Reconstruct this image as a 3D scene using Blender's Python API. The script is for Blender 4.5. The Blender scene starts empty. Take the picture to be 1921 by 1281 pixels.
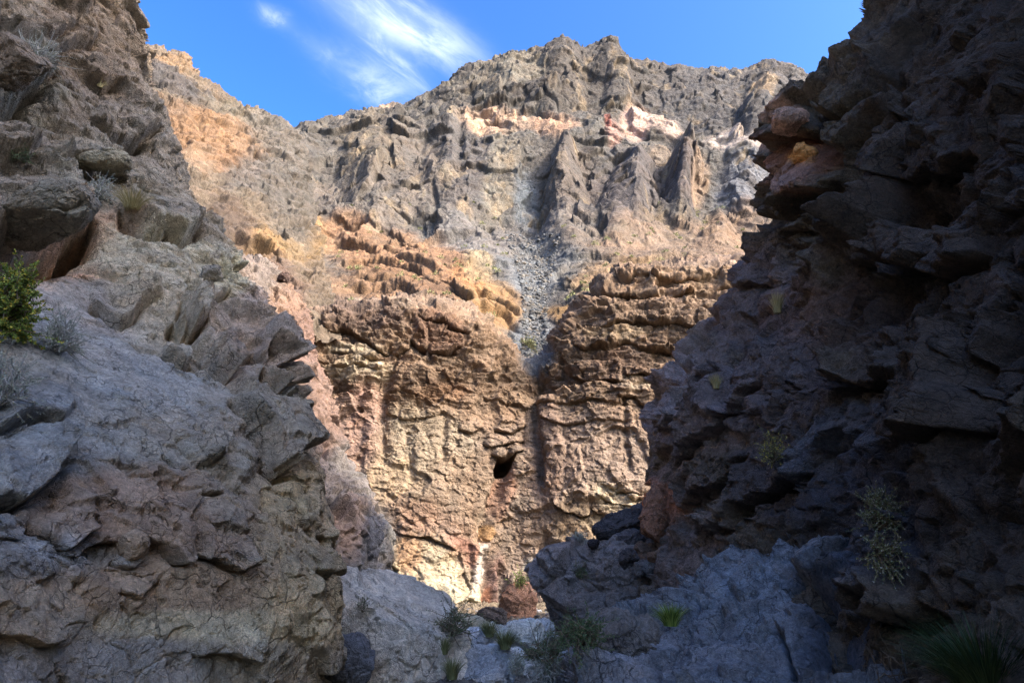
import bpy, math, random
import numpy as np
from concurrent.futures import ThreadPoolExecutor

sc = bpy.context.scene
col = sc.collection
R = math.radians

# ------------------------------------------------------------------ camera
PITCH, EYE, FPX, CX, CY = R(20.0), 1.6, 1281.0, 960.5, 640.5
cam_d = bpy.data.cameras.new("camera")
cam_d.sensor_width = 36.0
cam_d.lens = FPX / 1921.0 * 36.0
cam_d.clip_start, cam_d.clip_end = 0.05, 20000
cam = bpy.data.objects.new("camera", cam_d)
cam.location = (0, 0, EYE)
cam.rotation_euler = (R(90) + PITCH, 0, 0)
col.objects.link(cam)
sc.camera = cam

# ------------------------------------------------------------------ light
SUN_EL, SUN_AZ = 39.0, 54.0        # azimuth: degrees right of straight behind the camera
sun_v = (math.cos(R(SUN_EL)) * math.sin(R(SUN_AZ)), -math.cos(R(SUN_EL)) * math.cos(R(SUN_AZ)), math.sin(R(SUN_EL)))
sd = bpy.data.lights.new("sun", 'SUN')
sd.energy, sd.angle, sd.color = 2.1, R(0.53), (1.0, 0.95, 0.87)
so = bpy.data.objects.new("sun", sd)
from mathutils import Vector
so.rotation_euler = Vector(sun_v).to_track_quat('Z', 'Y').to_euler()
col.objects.link(so)

w = bpy.data.worlds.new("World")
sc.world = w
w.use_nodes = True
nt = w.node_tree
nt.nodes.clear()
N, L = nt.nodes.new, nt.links.new
out = N('ShaderNodeOutputWorld')
bg = N('ShaderNodeBackground')
bg.inputs['Strength'].default_value = 0.15
sky = N('ShaderNodeTexSky')
sky.sky_type = 'NISHITA'
sky.sun_disc = False
sky.sun_elevation = R(SUN_EL)
sky.sun_rotation = math.atan2(sun_v[0], sun_v[1])
sky.altitude, sky.air_density, sky.dust_density, sky.ozone_density = 300, 1.0, 4.2, 3.0
hs = N('ShaderNodeHueSaturation')
hs.inputs['Saturation'].default_value = 1.12
# a clear desert sky: deep away from the sun, bright around it
nrm, gam, den = N('ShaderNodeVectorMath'), N('ShaderNodeGamma'), N('ShaderNodeVectorMath')
for q_, k_ in ((nrm, 1 / 2.4), (den, 2.4)):
    q_.operation = 'SCALE'
    q_.inputs['Scale'].default_value = k_
gam.inputs['Gamma'].default_value = 1.5
L(sky.outputs[0], nrm.inputs[0])
L(nrm.outputs[0], gam.inputs['Color'])
L(gam.outputs[0], den.inputs[0])
L(den.outputs[0], hs.inputs['Color'])


def wmath(op, a, b=None, c=None):
    n = N('ShaderNodeMath')
    n.operation = op
    for i, v in enumerate((a, b, c)):
        if v is None:
            continue
        if isinstance(v, (int, float)):
            n.inputs[i].default_value = v
        else:
            L(v, n.inputs[i])
    return n.outputs[0]


# thin cirrus: a noise in the plane of a high cloud layer, kept to a few patches of it
tc = N('ShaderNodeTexCoord')
sx = N('ShaderNodeSeparateXYZ')
L(tc.outputs['Generated'], sx.inputs[0])
zz = wmath('MAXIMUM', sx.outputs[2], 0.05)
lu, lv = wmath('DIVIDE', sx.outputs[0], zz), wmath('DIVIDE', sx.outputs[1], zz)


def layer_uv(px, py):
    a, b = (px - CX) / FPX, (CY - py) / FPX
    y, z = math.cos(PITCH) - b * math.sin(PITCH), math.sin(PITCH) + b * math.cos(PITCH)
    return a / z, y / z


cmb = N('ShaderNodeCombineXYZ')
L(lu, cmb.inputs[0])
L(lv, cmb.inputs[1])


def cloud_patch(p0, p1, width, nscale, stretch, gain, seed, lo=0.42):
    """streaky patch along the segment p0..p1 of the layer"""
    (u0, v0), (u1, v1) = layer_uv(*p0), layer_uv(*p1)
    cu, cv, ang, ln = (u0 + u1) / 2, (v0 + v1) / 2, math.atan2(v1 - v0, u1 - u0), math.hypot(u1 - u0, v1 - v0) / 2
    du, dv = wmath('SUBTRACT', lu, cu), wmath('SUBTRACT', lv, cv)
    s, c = math.sin(ang), math.cos(ang)
    al = wmath('ADD', wmath('MULTIPLY', du, c), wmath('MULTIPLY', dv, s))
    ac = wmath('SUBTRACT', wmath('MULTIPLY', dv, c), wmath('MULTIPLY', du, s))
    ea, eb = wmath('DIVIDE', al, ln), wmath('DIVIDE', ac, width)
    r2 = wmath('ADD', wmath('MULTIPLY', ea, ea), wmath('MULTIPLY', eb, eb))
    fall = wmath('POWER', 2.718, wmath('MULTIPLY', r2, -1.0))
    cc = N('ShaderNodeCombineXYZ')
    L(wmath('MULTIPLY', al, 1.0 / stretch), cc.inputs[0])
    L(ac, cc.inputs[1])
    cc.inputs[2].default_value = seed
    no = N('ShaderNodeTexNoise')
    no.inputs['Scale'].default_value = nscale
    no.inputs['Detail'].default_value = 9
    no.inputs['Roughness'].default_value = 0.62
    no.inputs['Distortion'].default_value = 0.4
    L(cc.outputs[0], no.inputs['Vector'])
    mr = N('ShaderNodeMapRange')
    mr.interpolation_type = 'SMOOTHSTEP'
    mr.inputs['From Min'].default_value = lo
    mr.inputs['From Max'].default_value = lo + 0.33
    L(no.outputs['Fac'], mr.inputs['Value'])
    base = wmath('ADD', wmath('MULTIPLY', mr.outputs[0], 0.75), 0.25)
    return wmath('MULTIPLY', wmath('MULTIPLY', base, fall), gain)


cov = cloud_patch((620, -50), (880, 120), 0.05, 17.0, 3.2, 0.85, 1.0, 0.37)
cov = wmath('ADD', cov, cloud_patch((600, -30), (800, 170), 0.035, 20.0, 3.2, 0.55, 12.0, 0.42))
for args in (((490, 15), (540, 50), 0.022, 20, 1.0, 0.5, 4.0, 0.40), ((640, 110), (770, 215), 0.05, 13, 1.3, 0.5, 7.0, 0.38),
             ((560, 60), (640, 130), 0.025, 18, 1.4, 0.25, 9.0, 0.45)):
    cov = wmath('ADD', cov, cloud_patch(*args))
cov = wmath('MINIMUM', cov, 0.72)
mx = N('ShaderNodeMix')
mx.data_type = 'RGBA'
L(cov, mx.inputs['Factor'])
L(hs.outputs[0], mx.inputs['A'])
mx.inputs['B'].default_value = (3.1, 3.4, 4.1, 1)
L(mx.outputs['Result'], bg.inputs['Color'])
L(bg.outputs[0], out.inputs[0])

sc.view_settings.view_transform = 'Standard'
sc.view_settings.look = 'None'
sc.view_settings.gamma = 1.0
sc.view_settings.use_curve_mapping = False
sc.view_settings.exposure = 1.8
sc.render.engine = 'CYCLES'
sc.cycles.use_denoising = True
sc.cycles.denoising_prefilter = 'NONE'
sc.cycles.max_bounces = 6
sc.cycles.diffuse_bounces = 4

# ------------------------------------------------------------------ points, noise
f4 = np.float32


def pix(px, py, Y):
    """world point seen at photo pixel (px, py) at ground distance Y in front of the camera"""
    a, b = (px - CX) / FPX, (CY - py) / FPX
    dy, dz = math.cos(PITCH) - b * math.sin(PITCH), math.sin(PITCH) + b * math.cos(PITCH)
    return (a / dy * Y, Y, EYE + dz / dy * Y)


def hsh(ix, iy, iz, seed):
    h = ix * np.uint32(0x8da6b343) ^ iy * np.uint32(0xd8163841) ^ iz * np.uint32(0xcb1ab31f) ^ np.uint32((seed * 0x9e3779b1) & 0xffffffff)
    h ^= h >> np.uint32(15)
    h *= np.uint32(0x2c1b3c6d)
    h ^= h >> np.uint32(12)
    h *= np.uint32(0x297a2d39)
    h ^= h >> np.uint32(15)
    return h


def perlin(p, seed):
    f = np.floor(p)
    t = (p - f).astype(f4)
    i = f.astype(np.int64).astype(np.uint32)
    u = t * t * t * (t * (t * 6 - 15) + 10)
    res = 0
    for dx in (0, 1):
        wx = u[:, 0] if dx else 1 - u[:, 0]
        for dy in (0, 1):
            wy = u[:, 1] if dy else 1 - u[:, 1]
            for dz in (0, 1):
                wz = u[:, 2] if dz else 1 - u[:, 2]
                h = hsh(i[:, 0] + np.uint32(dx), i[:, 1] + np.uint32(dy), i[:, 2] + np.uint32(dz), seed)
                gx = (h & np.uint32(1023)).astype(f4) * f4(1 / 511.5) - 1
                gy = ((h >> np.uint32(10)) & np.uint32(1023)).astype(f4) * f4(1 / 511.5) - 1
                gz = ((h >> np.uint32(20)) & np.uint32(1023)).astype(f4) * f4(1 / 511.5) - 1
                res = res + wx * wy * wz * (gx * (t[:, 0] - dx) + gy * (t[:, 1] - dy) + gz * (t[:, 2] - dz))
    return res * 1.3


def fbm(p, seed, octv=4, gain=0.5, ridged=False):
    r, a, s = 0, 1.0, 0.0
    for k in range(octv):
        n = perlin(p * (2.03 ** k) + k * 7.13, seed + k)
        r = r + a * ((1 - 2 * np.abs(n)) if ridged else n)
        s += a
        a *= gain
    return r / s


def cell_rand(h):
    h = h * np.uint32(0x27d4eb2d)
    h ^= h >> np.uint32(15)
    h *= np.uint32(0x2c1b3c6d)
    h ^= h >> np.uint32(13)
    return [((h >> np.uint32(k)) & np.uint32(255)).astype(f4) / 255 for k in (0, 8, 16, 24)]


def worley(p, seed):
    """the two nearest cells: distance, random numbers, offset from the centre"""
    f = np.floor(p)
    t = (p - f).astype(f4)
    i = f.astype(np.int64).astype(np.uint32)
    n = len(p)
    F1, F2 = np.full(n, 9, f4), np.full(n, 9, f4)
    b1, b2 = np.zeros(n, np.uint32), np.zeros(n, np.uint32)
    o1, o2 = np.zeros((n, 3), f4), np.zeros((n, 3), f4)
    for dx in (-1, 0, 1):
        for dy in (-1, 0, 1):
            for dz in (-1, 0, 1):
                h = hsh(i[:, 0] + np.uint32(dx & 0xffffffff), i[:, 1] + np.uint32(dy & 0xffffffff), i[:, 2] + np.uint32(dz & 0xffffffff), seed)
                o = np.stack([t[:, 0] - dx - (h & np.uint32(1023)).astype(f4) * f4(1 / 1023),
                              t[:, 1] - dy - ((h >> np.uint32(10)) & np.uint32(1023)).astype(f4) * f4(1 / 1023),
                              t[:, 2] - dz - ((h >> np.uint32(20)) & np.uint32(1023)).astype(f4) * f4(1 / 1023)], 1)
                d = np.einsum('ij,ij->i', o, o)
                m = d < F1
                m2 = ~m & (d < F2)
                F2[m], b2[m], o2[m] = F1[m], b1[m], o1[m]
                F1[m], b1[m], o1[m] = d[m], h[m], o[m]
                F2[m2], b2[m2], o2[m2] = d[m2], h[m2], o[m2]
    return np.sqrt(F1), np.sqrt(F2), cell_rand(b1), cell_rand(b2), o1, o2


def sstep(a, b, x):
    t = np.clip((x - a) / (b - a), 0, 1)
    return t * t * (3 - 2 * t)


def rot(ax, az):
    """bedding frame: tilt about y by ax, then turn about z by az (degrees)"""
    a, z = R(ax), R(az)
    ry = np.array([[math.cos(a), 0, math.sin(a)], [0, 1, 0], [-math.sin(a), 0, math.cos(a)]])
    rz = np.array([[math.cos(z), -math.sin(z), 0], [math.sin(z), math.cos(z), 0], [0, 0, 1]])
    return (rz @ ry).astype(f4)


def blocks(p, frame, levels, seed, chamfer=0.06):
    """fractured rock: every cell of every level is a tilted facet with worn edges and open joints between"""
    q0 = p @ frame
    d = np.zeros(len(p), f4)
    for k, (size, amp, tilt, crack, sq) in enumerate(levels):
        wv = np.stack([perlin(q0 / size * 1.1 + 3.1 * j, seed + 31 * k + j) + 0.4 * perlin(q0 / size * 3.3 + 5.1 * j, seed + 31 * k + j + 9) for j in range(3)], 1) * 0.3
        F1, F2, r, s, o1, o2 = worley(q0 / size * np.array(sq, f4) + wv, seed + 57 * k)
        h1, h2 = (0.6 * (a[0] - 0.5) + 1.5 * tilt * ((a[1] - 0.5) * o[:, 0] + (a[2] - 0.5) * o[:, 1] + (a[3] - 0.5) * o[:, 2]) * 2 for a, o in ((r, o1 - wv), (s, o2 - wv)))
        e = F2 - F1
        wgt = 0.5 + 0.5 * sstep(0, chamfer, e)
        d += amp * (h1 * wgt + h2 * (1 - wgt))
        if crack:
            d -= crack * np.exp(-(e / 0.04) ** 2) * np.maximum(0, 2.4 * np.abs(r[2] + s[2] - 1) - 0.1)
    return d


def pits(p, size, depth, seed):
    """weathered-out hollows, thick in some places and absent in others"""
    F1, F2, r, s_, o1, o2 = worley(p / size + 0.35 * np.stack([perlin(p / size * 1.7 + 4 * j, seed + j) for j in range(3)], 1), seed + 40)
    return -depth * np.exp(-(F1 / 0.3) ** 2) * (r[0] > 0.55) * (0.4 + r[1]) * sstep(0.0, 0.3, fbm(p / (size * 5), seed + 50, 3))


_pool = ThreadPoolExecutor(4)


def chunked(fn, *arrs, size=40000):
    n = len(arrs[0])
    parts = list(_pool.map(lambda s: fn(*[a[s:s + size] for a in arrs]), range(0, n, size)))
    if isinstance(parts[0], tuple):
        return tuple(np.concatenate([p[k] for p in parts]) for k in range(len(parts[0])))
    return np.concatenate(parts)


def lin(c):
    c = np.array(c, float) / 255
    return np.where(c <= 0.04045, c / 12.92, ((c + 0.055) / 1.055) ** 2.4).astype(f4)


# ------------------------------------------------------------------ surfaces from control nets
def crom(ctrl, counts):
    """Catmull-Rom through ctrl along axis 0 with counts[i] steps per span"""
    n = len(ctrl)
    ext = np.concatenate([2 * ctrl[:1] - ctrl[1:2], ctrl, 2 * ctrl[-1:] - ctrl[-2:-1]], 0)
    o = []
    for i in range(n - 1):
        p0, p1, p2, p3 = ext[i], ext[i + 1], ext[i + 2], ext[i + 3]
        l1, l0, l2 = (np.linalg.norm((b - a)[..., :3], axis=-1, keepdims=True) + 1e-6 for a, b in ((p1, p2), (p0, p1), (p2, p3)))
        m1 = (p2 - p0) * (l1 / (l0 + l1))
        m2 = (p3 - p1) * (l1 / (l1 + l2))
        for t in np.arange(counts[i]) / counts[i]:
            o.append((2 * t ** 3 - 3 * t ** 2 + 1) * p1 + (t ** 3 - 2 * t ** 2 + t) * m1 + (3 * t ** 2 - 2 * t ** 3) * p2 + (t ** 3 - t ** 2) * m2)
    o.append(ctrl[-1])
    return np.stack(o)


def grid_normals(G):
    du = np.gradient(G, axis=1)
    dv = np.gradient(G, axis=0)
    n = np.cross(du, dv)
    return n / (np.linalg.norm(n, axis=-1, keepdims=True) + 1e-9)


def mesh_from(name, V, quads, C=None, mat=None, smooth=True, parent=None):
    me = bpy.data.meshes.new(name)
    me.vertices.add(len(V))
    me.vertices.foreach_set('co', np.ascontiguousarray(V, f4).ravel())
    k = quads.shape[1]
    me.loops.add(quads.size)
    me.loops.foreach_set('vertex_index', np.ascontiguousarray(quads, np.int32).ravel())
    me.polygons.add(len(quads))
    me.polygons.foreach_set('loop_start', np.arange(0, quads.size, k, dtype=np.int32))
    me.polygons.foreach_set('use_smooth', np.full(len(quads), smooth, bool))
    if C is not None:
        at = me.color_attributes.new('Col', 'FLOAT_COLOR', 'POINT')
        at.data.foreach_set('color', np.concatenate([C, np.ones((len(C), 1))], 1).astype(f4).ravel())
    me.update(calc_edges=True)
    me.validate()
    if mat:
        me.materials.append(mat)
    o = bpy.data.objects.new(name, me)
    col.objects.link(o)
    if parent:
        o.parent = parent
    return o


def tag(o, label=None, cat=None, group=None, kind=None):
    for k, v in (('label', label), ('category', cat), ('group', group), ('kind', kind)):
        if v:
            o[k] = v
    return o


def net(rows):
    """rows of (px, py, Y) or ('w', x, y, z, px, py) -> array [row, col, (x, y, z, px, py)]"""
    return np.array([[(c[1:] if c[0] == 'w' else pix(*c) + (c[0], c[1])) for c in r] for r in rows], float)


SURF = []


def blur(G, it=1):
    for _ in range(it):
        for ax in (0, 1):
            a = np.moveaxis(G, ax, 0)
            b = a.copy()
            b[1:-1] = 0.25 * a[:-2] + 0.5 * a[1:-1] + 0.25 * a[2:]
            G = np.moveaxis(b, 0, ax)
    return G


def surface(name, ctl, ucounts, vcounts, passes, colour, mat):
    """passes: offset(B, Nrm, px, py) one after the other, each on the surface the last one left"""
    G = crom(ctl, vcounts)                                   # rows first
    G = np.swapaxes(crom(np.swapaxes(G, 0, 1), ucounts), 0, 1)
    P = G[..., :3]
    h, wd = P.shape[:2]
    X, Y = G[..., 3].ravel().astype(f4), G[..., 4].ravel().astype(f4)
    n = grid_normals(P).reshape(-1, 3).astype(f4)
    for fn in passes:
        P = P + chunked(fn, P.reshape(-1, 3).astype(f4), n, X, Y).reshape(h, wd, 3)
    B = P.reshape(-1, 3).astype(f4)
    SURF.append((B, grid_normals(blur(P, 3)).reshape(-1, 3).astype(f4)))
    C = chunked(colour, B, X, Y)
    idx = np.arange(h * wd).reshape(h, wd)
    q = np.stack([idx[:-1, :-1], idx[:-1, 1:], idx[1:, 1:], idx[1:, :-1]], -1).reshape(-1, 4)
    return mesh_from(name, B, q, np.clip(C, 0.004, 0.8), mat)


def seg_dist(X, Y, poly):
    """distance to a polyline in photo pixels, side (negative = above when it runs left to right), position 0..1"""
    best = np.full(len(X), 1e9, f4)
    side = np.zeros(len(X), f4)
    pos = np.zeros(len(X), f4)
    n = len(poly) - 1
    for i in range(n):
        (x0, y0), (x1, y1) = poly[i], poly[i + 1]
        dx, dy = x1 - x0, y1 - y0
        l2 = dx * dx + dy * dy
        t = np.clip(((X - x0) * dx + (Y - y0) * dy) / l2, 0, 1)
        ex, ey = X - x0 - t * dx, Y - y0 - t * dy
        d = ex * ex + ey * ey
        m = d < best
        best = np.where(m, d, best)
        side = np.where(m, np.sign(dx * (Y - y0) - dy * (X - x0)), side)
        pos = np.where(m, (i + t) / n, pos)
    return np.sqrt(best), side, pos


def ledge_field(X, Y, ledges):
    """(out along the normal, droop of the lip) in metres; ledge = (poly, lip, up px, recess, down px)"""
    o = np.zeros(len(X), f4)
    dr = np.zeros(len(X), f4)
    for poly, lip, up, rec, dn in ledges:
        xs, ys = [p[0] for p in poly], [p[1] for p in poly]
        mg = 3 * max(up, dn)
        m = (X > min(xs) - mg) & (X < max(xs) + mg) & (Y > min(ys) - mg) & (Y < max(ys) + mg)
        if not m.any():
            continue
        d, s, t = seg_dist(X[m], Y[m], poly)
        fade = sstep(0, 0.12, t) * sstep(1, 0.88, t)
        ab = sstep(-0.14 * dn - 1.5, 0.14 * dn + 1.5, -s * d)
        o[m] += fade * (ab * lip * np.exp(-d / up) - (1 - ab) * rec * np.exp(-(d / dn) ** 2))
        dr[m] += fade * ab * 0.45 * lip * np.exp(-d / (0.3 * up))
    return o, dr


def blobs(X, Y, n1, base, lst):
    """albedo patches: (px, py, rx, ry, angle, colour, strength[, raggedness])"""
    C = np.empty((len(X), 3), f4)
    C[:] = base
    for b in lst:
        cx, cy, rx, ry, an, c, s = b[:7]
        k = b[7] if len(b) > 7 else 0.5
        a = R(an)
        dx, dy = X - cx, Y - cy
        u, v = (dx * math.cos(a) + dy * math.sin(a)) / rx, (dy * math.cos(a) - dx * math.sin(a)) / ry
        m = s * sstep(1.25, 0.7, np.sqrt(u * u + v * v) + k * n1)
        C += (c - C) * m[:, None]
    return C


# ------------------------------------------------------------------ materials
def rock_mat(name, scale, bump=0.5, rough=0.93, var=0.42, spec=0.25, bdist=1.0):
    m = bpy.data.materials.new(name)
    m.use_nodes = True
    t = m.node_tree
    n, l = t.nodes.new, t.links.new
    b = t.nodes['Principled BSDF']
    b.inputs['Roughness'].default_value = rough
    b.inputs['Specular IOR Level'].default_value = spec
    ca = n('ShaderNodeVertexColor')
    ca.layer_name = 'Col'
    g = n('ShaderNodeNewGeometry')
    mp = n('ShaderNodeMapping')
    mp.inputs['Scale'].default_value = (1 / scale,) * 3
    l(g.outputs['Position'], mp.inputs['Vector'])

    def noise(s, det, ro, dist=0.0):
        x = n('ShaderNodeTexNoise')
        x.inputs['Scale'].default_value = s
        x.inputs['Detail'].default_value = det
        x.inputs['Roughness'].default_value = ro
        x.inputs['Distortion'].default_value = dist
        l(mp.outputs[0], x.inputs['Vector'])
        return x.outputs['Fac']

    def ramp(v, a, b_, lo, hi):
        x = n('ShaderNodeMapRange')
        x.inputs['From Min'].default_value, x.inputs['From Max'].default_value = a, b_
        x.inputs['To Min'].default_value, x.inputs['To Max'].default_value = lo, hi
        l(v, x.inputs['Value'])
        return x.outputs[0]

    def mth(op, a, b_):
        x = n('ShaderNodeMath')
        x.operation = op
        for i, v in enumerate((a, b_)):
            if isinstance(v, (int, float)):
                x.inputs[i].default_value = v
            else:
                l(v, x.inputs[i])
        return x.outputs[0]

    n1, n2, n3 = noise(0.35, 6, 0.65, 0.3), noise(1.7, 8, 0.7), noise(9.0, 5, 0.7)
    v = mth('MULTIPLY', ramp(n1, 0.36, 0.64, 1 - 0.4 * var, 1 + 0.4 * var), ramp(n2, 0.36, 0.64, 1 - 0.6 * var, 1 + 0.5 * var))
    v = mth('MULTIPLY', v, ramp(n3, 0.36, 0.64, 1 - 0.5 * var, 1 + 0.5 * var))
    mul = n('ShaderNodeVectorMath')
    mul.operation = 'SCALE'
    l(ca.outputs['Color'], mul.inputs[0])
    l(v, mul.inputs['Scale'])
    # warm / cool mineral drift
    hue = n('ShaderNodeMix')
    hue.data_type, hue.blend_type = 'RGBA', 'MULTIPLY'
    hue.inputs['Factor'].default_value = 0.3
    cr = n('ShaderNodeValToRGB')
    e = cr.color_ramp.elements
    e[0].position, e[0].color = 0.32, (0.80, 0.98, 1.12, 1)
    e[1].position, e[1].color = 0.68, (1.18, 0.98, 0.80, 1)
    l(noise(0.8, 5, 0.6, 0.5), cr.inputs[0])
    l(mul.outputs[0], hue.inputs['A'])
    l(cr.outputs[0], hue.inputs['B'])
    hgt = mth('ADD', mth('MULTIPLY', noise(2.2, 9, 0.72, 0.6), 1.0), mth('MULTIPLY', noise(11.0, 6, 0.75), 0.35))
    vo = n('ShaderNodeTexVoronoi')
    vo.feature = 'DISTANCE_TO_EDGE'
    vo.inputs['Scale'].default_value = 3.0
    wn = n('ShaderNodeTexNoise')
    wn.inputs['Scale'].default_value = 2.5
    wn.inputs['Detail'].default_value = 6
    l(mp.outputs[0], wn.inputs['Vector'])
    ad = n('ShaderNodeVectorMath')
    ad.operation = 'MULTIPLY_ADD'
    l(wn.outputs['Color'], ad.inputs[0])
    ad.inputs[1].default_value = (0.5, 0.5, 0.5)
    l(mp.outputs[0], ad.inputs[2])
    l(ad.outputs[0], vo.inputs['Vector'])
    hgt = mth('ADD', hgt, mth('MULTIPLY', ramp(vo.outputs['Distance'], 0.0, 0.05, 0, 1), 0.12))
    # dark joints, stain and crack shade painted into the colour, broken up so that they come and go, and mineral grains
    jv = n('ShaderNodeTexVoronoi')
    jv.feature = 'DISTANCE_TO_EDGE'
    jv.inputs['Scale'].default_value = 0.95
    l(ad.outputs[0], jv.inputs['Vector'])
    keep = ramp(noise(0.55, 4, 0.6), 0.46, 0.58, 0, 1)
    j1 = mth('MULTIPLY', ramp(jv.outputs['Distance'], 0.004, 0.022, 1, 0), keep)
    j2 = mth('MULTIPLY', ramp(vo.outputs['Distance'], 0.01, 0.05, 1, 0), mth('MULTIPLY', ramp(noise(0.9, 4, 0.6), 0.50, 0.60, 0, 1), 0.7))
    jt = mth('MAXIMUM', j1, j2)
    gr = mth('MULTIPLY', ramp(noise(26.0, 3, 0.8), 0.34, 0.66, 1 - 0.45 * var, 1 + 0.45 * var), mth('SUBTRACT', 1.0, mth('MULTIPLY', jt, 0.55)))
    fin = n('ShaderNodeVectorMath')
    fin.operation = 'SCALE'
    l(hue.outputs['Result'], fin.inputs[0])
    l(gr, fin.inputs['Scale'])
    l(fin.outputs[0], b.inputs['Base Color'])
    hgt = mth('SUBTRACT', hgt, mth('MULTIPLY', jt, 0.25))
    bp = n('ShaderNodeBump')
    bp.inputs['Strength'].default_value = bump
    bp.inputs['Distance'].default_value = 0.35 * scale * bdist
    l(hgt, bp.inputs['Height'])
    l(bp.outputs[0], b.inputs['Normal'])
    return m


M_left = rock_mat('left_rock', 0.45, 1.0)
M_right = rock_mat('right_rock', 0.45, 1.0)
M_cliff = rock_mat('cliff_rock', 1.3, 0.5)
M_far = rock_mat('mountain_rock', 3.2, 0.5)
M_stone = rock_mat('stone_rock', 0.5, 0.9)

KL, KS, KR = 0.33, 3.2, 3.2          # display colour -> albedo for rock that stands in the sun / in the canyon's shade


WARM = np.array([1.01, 0.98, 0.89], f4)


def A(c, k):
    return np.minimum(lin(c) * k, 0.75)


# ------------------------------------------------------------------ left canyon wall
def left_rows():
    e = [  # py, [(px, Y)...] left to the edge, hidden tail
        (1420, [(-260, 3.1), (0, 4.1), (200, 5.3), (400, 6.7), (545, 8.0), (618, 9.0)], [(628, 10.6), (590, 15), (450, 22)]),
        (1281, [(-260, 3.5), (0, 4.6), (200, 5.8), (410, 7.1), (560, 8.3), (624, 9.3)], [(632, 11), (595, 15), (460, 22)]),
        (1170, [(-260, 3.7), (0, 4.8), (200, 5.9), (420, 7.2), (572, 8.3), (633, 9.3)], [(640, 11), (600, 15), (470, 22)]),
        (1060, [(-260, 3.8), (0, 4.9), (200, 6.0), (420, 7.2), (564, 8.4), (618, 9.4)], [(624, 11), (595, 15), (470, 22)]),
        (940, [(-260, 4.0), (0, 5.1), (200, 6.2), (420, 7.4), (540, 8.6), (592, 9.5)], [(600, 11), (580, 15), (470, 22)]),
        (820, [(-260, 4.4), (0, 5.6), (200, 6.7), (400, 7.9), (505, 9.0), (556, 9.9)], [(563, 11.5), (570, 15.5), (450, 23)]),
        (700, [(-260, 5.1), (0, 6.4), (190, 7.6), (380, 8.8), (474, 9.9), (524, 10.7)], [(531, 12.5), (540, 16), (430, 24)]),
        (590, [(-260, 6.0), (0, 7.4), (170, 8.7), (340, 9.9), (424, 10.9), (482, 11.8)], [(489, 13.5), (500, 17), (400, 25)]),
        (480, [(-260, 7.0), (0, 8.5), (150, 9.8), (300, 11.0), (380, 12.0), (428, 12.9)], [(434, 14.5), (430, 18), (340, 26)]),
        (370, [(-260, 8.0), (0, 9.7), (130, 10.9), (250, 12.1), (312, 13.2), (348, 14.0)], [(354, 15.5), (340, 19), (260, 27)]),
        (250, [(-260, 9.0), (0, 10.8), (110, 12.0), (210, 13.2), (280, 14.3), (316, 15.0)], [(321, 16.5), (290, 20), (220, 28)]),
        (130, [(-260, 9.8), (0, 11.8), (100, 13.0), (180, 14.2), (235, 15.2), (260, 15.8)], [(265, 17.5), (240, 21), (170, 29)]),
        (0, [(-260, 10.6), (0, 12.8), (90, 14.1), (160, 15.4), (214, 16.4), (240, 17.0)], [(245, 18.5), (215, 22), (150, 30)]),
        (-200, [(-260, 12), (0, 14.4), (80, 15.8), (140, 17.2), (185, 18.2), (210, 18.8)], [(214, 20.5), (190, 24), (120, 32)]),
        (-480, [(-260, 15), (0, 18), (60, 19.6), (110, 21), (140, 22), (160, 23)], [(165, 25), (140, 29), (80, 36)]),
    ]
    rows = []
    for py, vis, tail in e:
        r = [(x, py, y) for x, y in vis] + [(x, py, y) for x, y in tail]
        w0 = pix(*r[0])
        r = [('w', w0[0] - 3.0, -30.0, w0[2] + 2, -900, py), ('w', w0[0] - 1.2, -6.0, w0[2], -520, py)] + r
        rows.append(r)
    return net(rows)


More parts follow.
